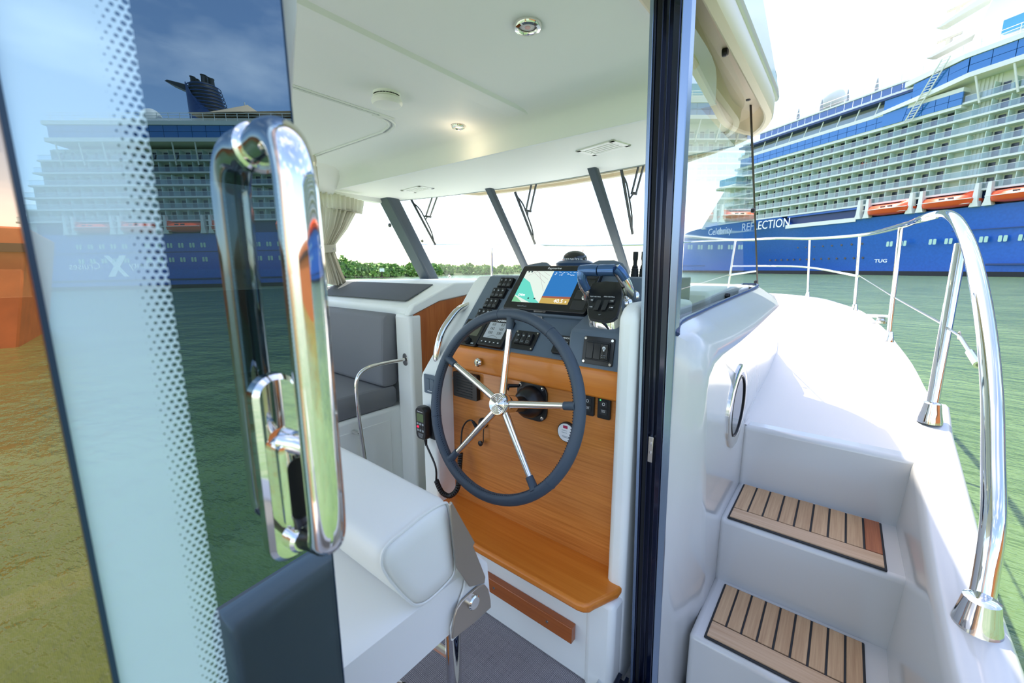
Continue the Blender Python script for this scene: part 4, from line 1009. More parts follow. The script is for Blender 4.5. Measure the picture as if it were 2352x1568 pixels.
# --- steering wheel
WA = R(14); WNv = Vector((0, -math.cos(WA), math.sin(WA))); WC = Vector((-.859, 1.0, 1.057)); WX = Vector((1, 0, 0)); WY = WNv.cross(WX)
wh = thing('steering_wheel', 'five-spoked steering wheel with stitched navy leather rim', 'steering wheel', WC - Vector((0, 0, .3)))
RW = .303
rim = MB().tube(circle(WC, RW, WX, WY, 72), .0185, 14, True).build('rim', 'leather', wh)
b = MB()
for k in range(220):
    a = 2 * math.pi * k / 220; ra = Vector(WX) * math.cos(a) + WY * math.sin(a); tt = Vector(WX) * -math.sin(a) + WY * math.cos(a)
    p = WC + ra * (RW - .0165) + WNv * .0095
    b.tube([p - tt * .002 - WNv * .003, p + tt * .002 + WNv * .003], .0011, 4)
st = b.build('stitching', plain('dark thread', '#1d2836', .8), rim, smooth=False); tag(st, kind='stuff')
for a in (58, 200, 322, 100):
    a = R(a); ra = WX * math.cos(a) + WY * math.sin(a); tt = WX * -math.sin(a) + WY * math.cos(a)
    c = WC + ra * RW
    MB().tube(circle(c, .0188, ra, WNv, 16), .0012, 5, True).build('seam', 'leather', rim)
HM = frame(WC - WNv * .03, WX, WY)
hub = MB(HM).lathe([(.026, -.02), (.036, 0), (.038, .012), (.038, .03), (.035, .036)], n=32).build('hub', 'chrome', wh)
MB(HM).lathe([(.034, .036), (.033, .0385), (.029, .037), (.0275, .0385), (.0235, .0368), (.022, .0388), (.018, .037), (.0165, .039), (.0125, .0372), (.011, .0392), (.0075, .0375), (.006, .040), (.0005, .041)], n=32, cap=False).build('ringed_cap', 'chrome', hub)
for a in (90.6, 156.5, 232.9, 310.3, 10.4):
    ra = WX * math.cos(R(a)) + WY * math.sin(R(a)); p0_ = WC - WNv * .016 + ra * .03; p1_ = WC + ra * (RW - .012)
    sp = MB().tube([p0_, p0_.lerp(p1_, .5), p1_], [.0125, .0115, .0095], 14).build('spoke', 'chrome', wh)
    q0_ = WC + ra * (RW - .052); MB().tube([q0_.lerp(p0_, .0), WC + ra * (RW - .02), WC + ra * (RW - .01)], [.0125, .0135, .019], 12).build('leather_sleeve', 'leather', sp)
colm = thing('steering_column', 'black domed steering column mount on the teak panel', 'mount', Vector((-.86, 1.2, .94)))
CB = Vector((-.862, 1.2, 1.018))
CM = frame(CB, (1, 0, 0), (0, 0, 1))
MB(CM).prism(rrect(.135, .145, .04, 6), -.0, .01).build('plate', 'black', colm, bevel=.002)
ax = (WC - WNv * .05 - CB).normalized()
CF = frame(CB - Vector((0, .006, 0)), (1, 0, 0), Vector((0, -ax.z, -ax.y)) * -1)
MB(CM).lathe([(.06, .008), (.058, .03), (.05, .05), (.038, .062), (.03, .066)], n=28).build('dome', 'black', colm)
MB().tube([CB + Vector((0, -.05, 0)), WC - WNv * .045], [.028, .026], 18).build('shaft', 'black', colm)
MB().tube([WC - WNv * .075, WC - WNv * .04], [.03, .03], 20).build('collar', 'chrome', colm)
for (x, z) in ((-.05, .055), (.05, .055), (.05, -.055), (-.05, -.055)): MB(CM).lathe([(.0065, .010), (.0065, .013), (.004, .0135)], Matrix.Translation((x, z, 0)), 12).build('bolt', 'chrome', colm)
b = MB().tube([CB + Vector((-.055, -.015, .05)), CB + Vector((-.075, -.05, .055)), CB + Vector((-.078, -.06, .045))], [.006, .008, .012], 10); b.build('tilt_lever', 'black', colm)
# --- handrail on the cheek
gh = thing('console_handrail', 'thick polished grab rail on the white console cheek', 'handrail', (-1.35, 1.3, 1.1))
pp = [onx(x, y, -1.345) for (x, y) in ((1001, 838), (1003, 822), (1006, 795), (1016, 762), (1034, 733), (1052, 712), (1072, 702), (1088, 697), (1095, 690))]
pp[0] += Vector((0, .02, -.01)); pp[-1] += Vector((0, .03, 0))
MB().tube(smoothpath(pp, 5), .015, 14).build('tube', 'chrome', gh)
for p in (pp[1], pp[-2]):
    MB(frame(p + Vector((0, .025, -.012)) if p is pp[1] else p + Vector((0, .03, -.005)), (1, 0, 0), DU)).prism(rrect(.034, .085, .017, 5), -.003, .004).build('flange', 'chrome', gh, bevel=.001)

# ================================================================== instruments on the slope
MAT['screen_black'] = plain('black bezel', '#131416', .22, 0, .5)
MAT['bez2'] = plain('dark grey bezel', '#26282b', .4)
def plate(a0, a1, b0, b1, c0, c1, name, mat, parent, r=.004, bevel=.001):
    return MB(DM).prism(rrect(a1 - a0, b1 - b0, r, 3, ((a0 + a1) / 2, (b0 + b1) / 2)), c0, c1).build(name, mat, parent, bevel=bevel)
def lettering(s, a, b_, c, size, parent, mat='print', name='lettering', align='CENTER', sx=1.0, bold=0.0):
    return text(name, s, Matrix.Translation(dp(a, b_, c)) @ DM.to_3x3().to_4x4(), size, mat, parent, .0001, align, sx, 0, bold)
# --- chart plotter
plo = thing('chart_plotter', 'large chart plotter with split chart and sonar screen', 'screen', dp(-.93, .2))
plate(-1.093, -.715, .193, .418, .008, .034, 'bezel', 'screen_black', plo, .008, .003)
A0, A1, B0, B1, SC = -1.062, -.798, .227, .388, .0345
MAT['map_pale'] = emit('screen pale shoal', '#c3cfc6', .85); MAT['map_teal'] = emit('screen teal water', '#5fc0b0', .8)
MAT['map_blue'] = emit('screen sonar blue', '#2f6fae', .75); MAT['map_brown'] = emit('screen sea bed', '#9a5a48', .7); MAT['map_sand'] = emit('screen sand', '#b59a55', .75)
MAT['map_dark'] = emit('screen dark marks', '#31484c', .6); MAT['map_red'] = emit('screen survey lines', '#a88a94', .6); MAT['map_green'] = emit('screen green land', '#74b58c', .75)
MAT['map_white'] = emit('screen white figures', '#eef2f2', 1.0)
AM = (A0 + A1) / 2 + .004
scr = MB(DM).prism([(A0, B0), (AM, B0), (AM, B1), (A0, B1)], SC - .001, SC).build('chart_view', 'map_pale', plo, smooth=False)
son = MB(DM).prism([(AM, B0 + .034), (A1, B0 + .034), (A1, B1), (AM, B1)], SC - .001, SC).build('sonar_view', 'map_blue', plo, smooth=False)
MB(DM).prism([(AM, B0 + .026), (A1, B0 + .026), (A1, B0 + .036), (AM, B0 + .034)], SC, SC + .0003).build('sea_bed', 'map_brown', son, smooth=False)
MB(DM).prism([(AM, B0), (A1, B0), (A1, B0 + .026), (AM, B0 + .026)], SC - .001, SC + .0002).build('sand_layer', 'map_sand', son, smooth=False)
MB(DM).prism([(A0, B0 + .035), (A0 + .09, B0), (AM, B0), (AM - .03, B0 + .02), (A0 + .045, B0 + .10), (A0, B0 + .125)], SC, SC + .0003).build('deep_water', 'map_teal', scr, smooth=False)
MB(DM).prism([(A0, B0), (A0 + .05, B0), (A0 + .02, B0 + .02), (A0, B0 + .03)], SC, SC + .0003).build('land', 'map_green', scr, smooth=False)
for (x0, y0, x1, y1) in ((.03, .165, .12, .10), (.05, .165, .125, .12), (.065, .16, .13, .06), (.09, .16, .125, .14), (.02, .14, .06, .165)):
    MB().tube([dp(A0 + x0, B0 + y0 * .98, SC), dp(A0 + x1, B0 + y1 * .98, SC)], .0005, 4).build('contour_line', 'map_red', scr, smooth=False)
for (x, y) in ((.075, .02), (.105, .02), (.013, .157), (.028, .157)): MB(DM).prism(rrect(.008, .006, .001, 2, (A0 + x, B0 + y)), SC, SC + .0005).build('map_icon', 'map_dark', scr, smooth=False)
lettering('04m', A0 + .035, B0 + .035, SC + .0006, .02, scr, 'map_white', 'depth_figure'); lettering('40.5', A1 - .045, B0 + .013, SC + .0006, .024, son, 'map_white', 'speed_figure'); lettering('ft', A1 - .012, B0 + .011, SC + .0006, .012, son, 'map_white', 'speed_unit')
rr_ = random.Random(5)
for k in range(26): MB(DM).prism([(0, 0), (.006, .001), (.0055, .0018), (0, .001)], SC, SC + .0003, Matrix.Translation((rr_.uniform(AM + .01, A1 - .01), B1 - rr_.uniform(.004, .022), 0))).build('surface_echo', 'map_white', son, smooth=False)
lettering('Raymarine', -.93, .403, .0343, .0155, plo, 'print', 'brand_print'); lettering('HybridTouch', -1.0, .208, .0343, .0085, plo, 'grey_print', 'model_print')
for k in range(4): plate(-.782, -.725, .208 + k * .048, .248 + k * .048, .033, .0355, 'soft_key', 'bez2', plo, .003)
# --- rocker switches
def rocker(parent, c, up, right, w, h, icon=True, depth=.012):
    nrm = Vector(right).cross(Vector(up)); F = frame(c, right, up)
    rr = []
    for (t, e) in ((-.5, .0), (-.46, .55), (-.2, .75), (.05, .62), (.3, .95), (.46, .95), (.5, .1)):
        rr.append([(-w / 2, t * h, 0), (-w / 2, t * h, depth * e * .86), (-w / 2 * .8, t * h, depth * e), (w / 2 * .8, t * h, depth * e), (w / 2, t * h, depth * e * .86), (w / 2, t * h, 0)])
    o = MB(F).loft(rr).build('rocker', 'black', parent, ang=40)
    if icon:
        m = MB(F)
        for i in range(3):
            for j in range(2): m.box((-w * .22 + i * w * .22, -h * .22 + j * -h * .12, depth * .78), (w * .09, w * .09, .002))
        m.build('dot_legend', 'grey_print', o, smooth=False)
        MB(F).lathe([(w * .16, 0), (w * .16, .002)], Matrix.Translation((0, h * .2, depth * .84)), 10).build('symbol', 'grey_print', o, smooth=False)
    return o
rows = [(-1.173, .344, 'top row of three black rocker switches left of the plotter'), (-1.184, .286, 'second row of three black rocker switches left of the plotter'), (-1.192, .228, 'third row of three black rocker switches left of the plotter'), (-1.203, .17, 'lowest row of black rocker switches partly behind the wheel rim')]
for (ac, bc, lab) in rows:
    t = thing('rocker_switch_panel', lab, 'switch panel', dp(ac, bc - .026), 'rows of rocker switches left of the plotter')
    plate(ac - .042, ac + .042, bc - .026, bc + .026, -.004, .003, 'plate', 'black', t)
    for k in (-1, 0, 1): rocker(t, dp(ac + k * .0245, bc, .003), DU, (1, 0, 0), .0238, .050)
t = thing('rocker_switch_panel', 'black panel of three rocker switches on the lower dash behind the wheel', 'switch panel', dp(-.936, .03))
plate(-.992, -.882, .031, .113, 0, .005, 'plate', 'black', t, .005)
for k in (-1, 0, 1): rocker(t, dp(-.937 + k * .0255, .074, .005), DU, (1, 0, 0), .0235, .048, True, .014)
for (a, b2) in ((-.985, .038), (-.889, .038), (-.889, .106), (-.985, .106)): MB(DM).lathe([(.004, .005), (.0035, .0065)], Matrix.Translation((a, b2, 0)), 10).build('screw', 'chrome_soft', t)
# --- right-hand switch panel on the block
BA = R(80); BU = Vector((0, math.cos(BA), math.sin(BA))); BO = Vector((0, 1.185, 1.165)); BNv = Vector((1, 0, 0)).cross(BU)
BM = frame(BO, (1, 0, 0), BU)
t = thing('rocker_switch_panel', 'square black panel with one lamp-symbol rocker beside the throttle', 'switch panel', BO + Vector((-.6, 0, .03)))
MB(BM).prism(rrect(.108, .09, .006, 3, (-.601, .074)), 0, .006).build('plate', 'black', t, bevel=.001)
MB(BM).prism(rrect(.082, .062, .004, 3, (-.601, .074)), .005, .011).build('surround', 'black_soft', t, bevel=.001)
for k in range(2): MB(BM).prism(rrect(.024, .052, .002, 2, (-.627 + k * .026, .074)), .008, .0135).build('blank', 'black', t, bevel=.001)
rk_ = rocker(t, BO + Vector((-.574, 0, 0)) + BU * .074 + BNv * .010, BU, (1, 0, 0), .024, .052)
MB(BM).lathe([(.0055, .018), (.0055, .0215)], Matrix.Translation((-.574, .086, 0)), 12).build('lamp_symbol', 'print', rk_); MB(BM).box((-.574, .079, .02), (.004, .005, .003)).build('lamp_symbol_base', 'print', rk_)
for (a, b2) in ((-.648, .036), (-.554, .036), (-.554, .112), (-.648, .112)): MB(BM).lathe([(.005, .006), (.0045, .008)], Matrix.Translation((a, b2, 0)), 10).build('screw', 'chrome_soft', t)
# --- autopilot head
t = thing('autopilot_display', 'black autopilot display reading 227 degrees with a rotary knob', 'display', dp(-1.225, .015))
plate(-1.262, -1.147, .005, .133, 0, .02, 'case', 'screen_black', t, .006, .002)
MAT['lcd_dim'] = plain('dim green-grey lcd', '#5d5e4c', .3)
plate(-1.249, -1.162, .052, .118, .02, .0206, 'screen', 'lcd_dim', t, .003, 0); MAT['lcd_ink'] = plain('lcd ink', '#2c2c22', .5)
lettering('227°', -1.205, .080, .0209, .036, t, 'lcd_ink', 'heading_figure'); lettering('Raymarine', -1.18, .125, .0205, .007, t, 'print', 'brand_print')
MB(DM).lathe([(.016, .02), (.015, .034), (.012, .037), (.004, .037)], Matrix.Translation((-1.201, .028, 0)), 20).build('knob', 'black_soft', t)
MAT['red_led'] = emit('red indicator', '#ff2a48', 1.5)
plate(-1.245, -1.231, .018, .023, .02, .0208, 'red_key', 'red_led', t, .001, 0); plate(-1.175, -1.161, .014, .02, .02, .0208, 'key', 'grey_print', t, .001, 0)
# --- engine display
t = thing('engine_display', 'engine display with grey screen of two engine readings and five keys', 'display', dp(-1.0800, .03))
plate(-1.1440, -1.0160, .017, .147, 0, .02, 'case', 'black', t, .006, .002)
MAT['lcd'] = plain('grey lcd', '#b8bdc0', .35); 
plate(-1.1280, -1.0320, .052, .127, .02, .0206, 'screen', 'lcd', t, .003, 0)
lettering('YANMAR', -1.0720, .137, .0205, .0125, t, 'print', 'brand_print', 'CENTER', 1.25, .0003)
for (s_, a, b2) in (('0.0', -1.1020, .117), ('0.0', -1.0560, .117), ('162', -1.1020, .097), ('163', -1.0560, .097), ('550', -1.1020, .077), ('550', -1.0560, .077)): lettering(s_, a, b2, .0208, .017, t, 'lcd_ink', 'reading', 'CENTER', .9, .0002)
MB().tube([dp(-1.1050 + .05 * k / 8, .056 + .008 * math.sin(math.pi * k / 8), .0208) for k in range(9)], .0006, 4).build('rudder_arc', 'lcd_ink', t)
for k in range(5): MB(DM).prism(rrect(.017, .012, .003, 3, (-1.1230 + k * .0215, .033)), .02, .0215).build('key', 'bez2', t); 
for k in range(5): MB(DM).prism(rrect(.006, .004, .001, 2, (-1.1230 + k * .0215, .033)), .0214, .0219).build('key_symbol', 'print', t, smooth=False)
# --- trim tab control
t = thing('trim_tab_control', 'small black trim tab control with two rows of red lights', 'control', dp(-0.7605, .04))
plate(-0.7965, -0.7215, .033, .107, 0, .014, 'case', 'black', t, .007, .002)
lettering('LENCO', -0.7565, .096, .0142, .009, t, 'print', 'brand_print', 'CENTER', 1.2, .0003)
for k in range(8):
    for a in (-0.7885, -0.7295):
        plate(a - .0025, a + .0025, .041 + k * .0068, .044 + k * .0068, .014, .0147, 'light', 'red_led' if k > 2 else 'bez2', t, .001, 0)
for (a, b2) in ((-0.7695, .080), (-0.7475, .080), (-0.7695, .064), (-0.7475, .064)):
    kq = plate(a - .009, a + .009, b2 - .006, b2 + .006, .014, .0155, 'key', 'bez2', t, .002); plate(a - .005, a + .005, b2 - .001, b2 + .001, .0155, .0159, 'key_print', 'print', kq, .0005, 0)
# --- oval chrome badge, chrome knob
t = thing('oval_horn_cover', 'oval chrome cover on the dash above the wheel rim', 'cover', dp(-.93, .155))
MB(DM).prism([(-.93 + .031 * math.cos(2 * math.pi * k / 28), .172 + .0215 * math.sin(2 * math.pi * k / 28)) for k in range(28)], 0, .006).build('rim', 'chrome', t, bevel=.002)
MB(DM).prism([(-.93 + .024 * math.cos(2 * math.pi * k / 28), .172 + .015 * math.sin(2 * math.pi * k / 28)) for k in range(28)], .006, .0075).build('face', 'chrome_soft', t, bevel=.001)
t = thing('ignition_knob', 'small domed chrome knob on the teak nosing', 'knob', (-1.11, 1.165, 1.12))
KF = frame((-1.105, 1.168, 1.135), (1, 0, 0), (0, 0, 1))
MB(KF).lathe([(.0165, -.002), (.017, .006), (.013, .012), (.004, .015)], n=22).build('dome', 'chrome', t); MB(KF).box((0, 0, .0145), (.005, .028, .004)).build('grip', 'chrome', t, bevel=.001)

# ================================================================== throttle
MAT['gun'] = plain('bright gunmetal blue lever', '#4c6d9a', .22, .55)
thr = thing('throttle_control', 'twin-lever chrome throttle control with black key panel', 'throttle', (-.61, 1.25, 1.31))
def q9(x, y): return (1280 + x / 4.073, 560 + y / 4.073)
def t9(x, y, c): return on(*q9(x, y), DNv, DO + DNv * c)
def t9f(x, y, c): return frame(t9(x, y, c), (1, 0, 0), DU)
out9 = [(325, 372), (455, 352), (585, 362), (603, 400), (607, 480), (590, 580), (560, 690), (520, 722), (460, 733), (380, 725), (302, 705), (288, 670), (284, 600), (295, 500), (305, 420)]
def cc(y): return .078 - max(0, 470 - y) * .00022
top_o = [t9(x, y, cc(y)) for (x, y) in out9]; cen = sum(top_o, Vector()) / len(top_o)
def ringat(e, d, sh=Vector((0, 0, 0))): return [cen + (p - cen) * e - DNv * d + sh for p in top_o]
MB().loft([ringat(1.0, -.004), ringat(1.0, .006), ringat(.97, .012)]).build('key_panel', 'black', thr, bevel=.004, seg=3)
VD = Vector((.007, .004, -.06))
MB().loft([ringat(1.03, .003), ringat(1.07, .006, VD * .2), ringat(1.09, .016, VD * .7), ringat(1.07, .03, VD)]).build('body', 'chrome', thr, ang=50)
MB().loft([ringat(1.10, .028, VD), ringat(1.14, .045, VD * 1.15), ringat(1.14, .08, VD * 1.3)]).build('foot', 'slate', thr, bevel=.003)
for (x, y) in ((322, 528), (316, 592), (512, 537), (506, 598)):
    F9 = t9f(x, y, .0815); k_ = MB(F9).prism(rrect(.0165, .0165, .002, 2), 0, .0022).build('key', 'bez2', thr)
    MB(F9).prism(rrect(.0075, .0024, .0004, 2, (.002, 0)), .0021, .0027).build('key_print', 'print', k_, smooth=False); MB(F9).lathe([(.001, .0021), (.001, .0028)], Matrix.Translation((-.0055, 0, 0)), 8).build('key_light', 'print', k_)
for x in (377, 447): MB(t9f(x, 572, .0815)).prism(rrect(.0165, .041, .002, 2), 0, .002).build('key', 'bez2', thr)
for (x, y, s_) in ((356, 493, 'PORT NEUTRAL'), (487, 495, 'STBD NEUTRAL')): text('key_legend', s_, t9f(x, y, .0825), .0058, 'print', thr, .0001)
MB(t9f(395, 660, .0822)).prism([(-.006, .002), (-.002, -.002), (.001, .001), (.006, .001), (.002, -.001), (-.001, -.003)], 0, .0004).build('maker_mark', 'grey_print', thr, smooth=False)
def lever(name, pts, rs, mat, flat=1.0, parent=thr, n=14):
    m_ = len(pts) * 5 - 4
    return MB().tube(smoothpath(pts, 5), [rs[0] + (rs[1] - rs[0]) * k / (m_ - 1) for k in range(m_)], n, flat=flat).build(name, mat, parent)
la = lever('lever_arm', [t9(278, 520, .03), t9(272, 460, .055), t9(245, 400, .08), t9(228, 330, .105), t9(240, 265, .12)], (.013, .0165), 'chrome', .8)
lever('lever_cover', [t9(285, 430, .068), t9(255, 380, .088), t9(232, 320, .11), t9(240, 262, .123)], (.013, .0185), 'gun', .9, la)
lever('grip', [t9(222, 252, .12), t9(300, 247, .125), t9(385, 250, .125)], (.0205, .0195), 'gun', 1.0, la, 16)
ra_ = lever('lever_arm', [t9(690, 520, .005), t9(672, 440, .04), t9(630, 350, .075), t9(580, 270, .105), t9(540, 235, .122)], (.021, .0175), 'chrome', .85)
lever('lever_cover', [t9(640, 330, .088), t9(596, 265, .112), t9(552, 228, .127)], (.014, .0175), 'gun', .8, ra_)
lever('grip', [t9(395, 248, .125), t9(460, 246, .125), t9(535, 246, .122)], (.0195, .0205), 'gun', 1.0, ra_, 16)
MB().ball(t9(268, 520, .02), .019, 18, 12).build('pivot', 'chrome', thr); MB().ball(t9(715, 500, -.005), .026, 18, 12).build('pivot', 'chrome', thr); MB().ball(t9(655, 560, .01), .022, 18, 12).build('pivot', 'chrome', thr)
# --- compass on the hood
cp = thing('compass', 'domed compass with white numerals on a blue-black base', 'compass', (-.932, 1.6, 1.505))
CMx = Matrix.Translation((-.932, 1.6, 1.512))
MAT['compass_base'] = plain('blue-black compass base', '#2f4766', .3, 0, .5, .3)
MB(CMx).lathe([(.08, 0), (.082, .012), (.07, .02), (.06, .024)], n=32).build('base', 'compass_base', cp)
for k in range(12):
    a = R(-128 + 23 * k - 60); 
    if not (-230 < -128 + 23 * k - 60 < 0): continue
    n_ = Vector((math.cos(a), math.sin(a), 0)); tx = Vector((-math.sin(a), math.cos(a), 0))
    Fm = Matrix((tx, Vector((0, 0, 1)), n_)).transposed().to_4x4(); Fm.translation = Vector((-.932, 1.6, 1.537)) + n_ * .0538
    text('numeral', ['18', '20', '21', '24', '27', '30', '33', 'N', '3', '6', '9', '12'][k], Fm, .017, 'print', cp, .0003)
dome = MB(); prof = [(.0535, .02)] + [(.053 * math.cos(R(t)), .03 + .036 * math.sin(R(t))) for t in (0, 12, 25, 38, 50, 62, 75, 85)] + [(.0005, .066)]
MB(CMx).lathe(prof, n=32, cap=False).build('dome', plain('black glossy compass bowl', '#14171b', .04, 0, .6, .4), cp)
MB().tube([(-.962, 1.555, 1.535), (-.958, 1.56, 1.556), (-.947, 1.58, 1.573)], .0012, 5).build('lubber_line', 'red_led', cp)
# --- twin black joysticks ahead of the helm
for k, x in enumerate((-.700, -.664)):
    t = thing('joystick', ['black ribbed joystick left of its twin beside the throttle', 'black ribbed joystick nearest the door jamb'][k], 'joystick', (x, 1.7, 1.465), 'twin joysticks ahead of the throttle')
    MB(Matrix.Translation((x, 1.7, 1.465))).lathe([(.016, 0), (.016, .012), (.0145, .016), (.0155, .022), (.0135, .027), (.0145, .032), (.0115, .038), (.0125, .042), (.0085, .05)], n=18).build('gaiter', 'black_soft', t)
    MB(Matrix.Translation((x, 1.7, 1.51))).lathe([(.008, 0), (.008, .02), (.0105, .03), (.0105, .058), (.009, .06)], n=16).build('stick', 'black_soft', t)
MB().span(-.74, -.5, 1.62, 1.8, 1.3, 1.466).build('joystick_plinth', 'black', con, bevel=.004)

# ================================================================== fittings on the teak front
def front(x, y, Y=1.2): return ony(x, y, Y)
FM_ = lambda p: frame(p, (1, 0, 0), (0, 0, 1))
t = thing('speaker_grille', 'rectangular black louvred speaker grille on the teak panel', 'speaker', (-1.2, 1.19, .96))
S0 = Vector((-1.197, 1.2, 1.018)); MB(FM_(S0)).prism(rrect(.138, .108, .006, 3), 0, .022).build('case', 'black', t, bevel=.003)
for k in range(8): MB(FM_(S0)).box((-.002, -.042 + k * .0118, .0225), (.09, .005, .004)).build('louvre', 'black_soft', t, bevel=.001)
for (x, lab) in ((-.629, 'slim black start-stop key panel beside the wheel rim'), (-.571, 'slim black start-stop key panel nearest the door')):
    t = thing('start_stop_panel', lab, 'key panel', (x, 1.19, 1.02), 'start-stop key panels'); P0 = Vector((x, 1.2, 1.054))
    MB(FM_(P0)).prism(rrect(.045, .074, .004, 3), 0, .012).build('case', 'black', t, bevel=.002)
    for (z, s_) in ((.014, '⏻'), (-.012, 'ST/SP')):
        k_ = MB(FM_(P0)).prism(rrect(.026, .019, .002, 2, (0, z)), .011, .0135).build('key', 'bez2', t)
        if z > 0: MB(FM_(P0)).tube([Vector((.0045 * math.cos(2 * math.pi * j / 14), z + .0045 * math.sin(2 * math.pi * j / 14), .0138)) for j in range(14)], .0007, 4, True).build('power_symbol', 'print', k_)
        else: text('key_print', 'START\nSTOP', FM_(P0) @ Matrix.Translation((0, z + .002, .0137)), .005, 'print', k_, .0001)
    MB(FM_(P0)).box((-.012, .026, .0125), (.004, .003, .002)).build('green_light', emit('green light', '#59ff8a', .8), t)
t = thing('round_monitor', 'round white-faced gas monitor with a black rim on the teak panel', 'gauge', (-.709, 1.19, .9)); P0 = Vector((-.709, 1.2, .936))
MB(FM_(P0)).lathe([(.036, 0), (.036, .012), (.033, .014)], n=32).build('rim', 'black', t); MB(FM_(P0)).lathe([(.0325, .0135), (.0325, .0146)], n=32).build('face', 'white', t)
MB(FM_(P0)).prism(rrect(.018, .010, .001, 2, (-.002, .02)), .0145, .0152).build('red_label', plain('magenta label', '#b52a52', .5), t, smooth=False)
for (x, z, w) in ((-.006, .007, .022), (-.006, -.001, .022), (0, -.014, .03), (0, -.018, .026)): MB(FM_(P0)).box((x, z, .0148), (w, .0016, .0006)).build('print_line', 'grey_print', t, smooth=False)
t = thing('power_socket', 'small black round socket with its cap hanging on a strap', 'socket', (-1.11, 1.19, .86)); P0 = Vector((-1.11, 1.2, .872))
MB(FM_(P0)).lathe([(.022, 0), (.022, .01), (.016, .018)], n=20).build('body', 'black', t)
MB().tube(smoothpath([P0 + Vector((.012, -.015, -.01)), P0 + Vector((.014, -.02, -.04)), P0 + Vector((.012, -.02, -.075)), P0 + Vector((.002, -.02, -.09))], 4), .0022, 6).build('strap', 'black', t)
MB(FM_(P0 + Vector((-.004, -.016, -.086)))).lathe([(.011, 0), (.0115, .006), (.008, .008)], n=16).build('cap', 'black', t)
# --- handset, bracket and coiled cord
t = thing('radio_handset', 'black radio handset with small green screen clipped on the cheek', 'radio', (-1.32, 1.1, .78))
V0 = Vector((-1.328, 1.098, .862)); VF = FM_(V0)
MB(VF).prism(rrect(.07, .12, .012, 4, (.028, -.012)), .0, .022).build('bracket', 'black_soft', t, bevel=.004)
MB(VF).loft([[(p[0], p[1], .02) for p in rrect(.064, .142, .022, 5)], [(p[0], p[1], .045) for p in rrect(.066, .145, .023, 5)], [(p[0], p[1], .054) for p in rrect(.058, .136, .02, 5)]]).build('body', 'black', t, ang=50)
MB(VF).prism(rrect(.042, .036, .003, 3, (0, .026)), .0535, .0548).build('screen', plain('green lcd', '#5f7048', .25), t)
text('brand_print', 'Raymarine', VF @ Matrix.Translation((0, .052, .0545)), .008, 'print', t, .0001)
for i in range(3):
    for j in range(3):
        MB(VF).prism(rrect(.011, .009, .002, 2, (-.016 + i * .016, -.002 - j * .014)), .0535, .0552).build('key', 'red_led' if (i, j) == (0, 1) else 'grey_print' if j != 1 else 'bez2', t, smooth=False)
for k in range(4): MB(VF).box((0, -.045 - k * .005, .0542), (.034 - k * .004, .0018, .001)).build('grille_slot', 'grey_print', t, smooth=False)
cd = thing('coiled_cord', 'black coiled radio cord hanging in a loop from the handset', 'cord', (-1.24, 1.1, .54))
c0 = V0 + Vector((-.0, -.03, -.07)); path = [c0, c0 + Vector((.004, 0, -.03)), ony(1000, 1070, 1.07), ony(1002, 1103, 1.07)]
MB().tube(smoothpath(path, 5), .0042, 8).build('straight_cord', 'black', cd)
MB().tube([c0, c0 + Vector((.003, 0, -.035))], [.008, .005], 10).build('strain_relief', 'black', cd)
cpth = smoothpath([ony(1002, 1103, 1.07), ony(1015, 1130, 1.08), ony(1034, 1138, 1.10), ony(1051, 1120, 1.12), ony(1055, 1080, 1.14), ony(1058, 1040, 1.16)], 6)
cpth = resample(cpth, 620); hel = []
u_ = Vector((0, 1, 0))
for i, p in enumerate(cpth):
    tg = (cpth[min(i + 1, 619)] - cpth[max(i - 1, 0)]).normalized(); s1 = (u_ - tg * tg.dot(u_)).normalized(); s2 = tg.cross(s1); a = i * 2 * math.pi / 10.5
    hel.append(p + (s1 * math.cos(a) + s2 * math.sin(a)) * .0085)
MB().tube(hel, .0032, 5).build('coil', 'black', cd)
MB().tube(smoothpath([cpth[-1], ony(1060, 1000, 1.17), ony(1063, 982, 1.175), ony(1072, 968, 1.175), ony(1083, 965, 1.175), ony(1092, 975, 1.18), ony(1098, 985, 1.19)], 6), .0035, 8).build('tail', 'black', cd)
MB().tube([ony(1086, 967, 1.175), ony(1093, 978, 1.18), ony(1097, 986, 1.185)], [.006, .008, .008], 10).build('plug', 'black', cd)
t = thing('cheek_switch', 'slate grey double light switch on the console cheek', 'switch', (-1.315, 1.1, .98)); P0 = Vector((-1.318, 1.1, 1.022))
MB(FM_(P0)).prism(rrect(.076, .082, .004, 3), 0, .006).build('plate', 'slate', t, bevel=.001)
for x in (-.012, .014): MB(FM_(P0)).prism(rrect(.024, .044, .002, 2, (x, .002)), .005, .010).build('key', 'slate', t, bevel=.001)
MB(FM_(P0)).box((0, -.029, .007), (.03, .002, .002)).build('legend', 'print', t, smooth=False)

# ================================================================== helm seat
XS = -.62
hs = thing('helm_chair', 'white vinyl helm chair with folded bolster on a chrome pedestal', 'chair', (-.9, .5, .09))
rr = []
for (x, e) in ((XS, .86), (XS - .012, .96), (XS - .03, 1), (-.93, 1.02), (-1.22, 1), (-1.24, .86)):
    rr.append([(x, .44 + p[0], .742 + p[1]) for p in rrect(.48 * (1 - (1 - e) * .08), .135 * (1 - (1 - e) * .5), .035, 5)])
MB().loft(rr).build('seat_cushion', 'vinyl', hs, ang=60)
MB().tube([(XS - .006, .44 + p[0], .742 + p[1]) for p in rrect(.455, .118, .03, 5)], .004, 6, True).build('seat_welt', 'vinyl', hs)
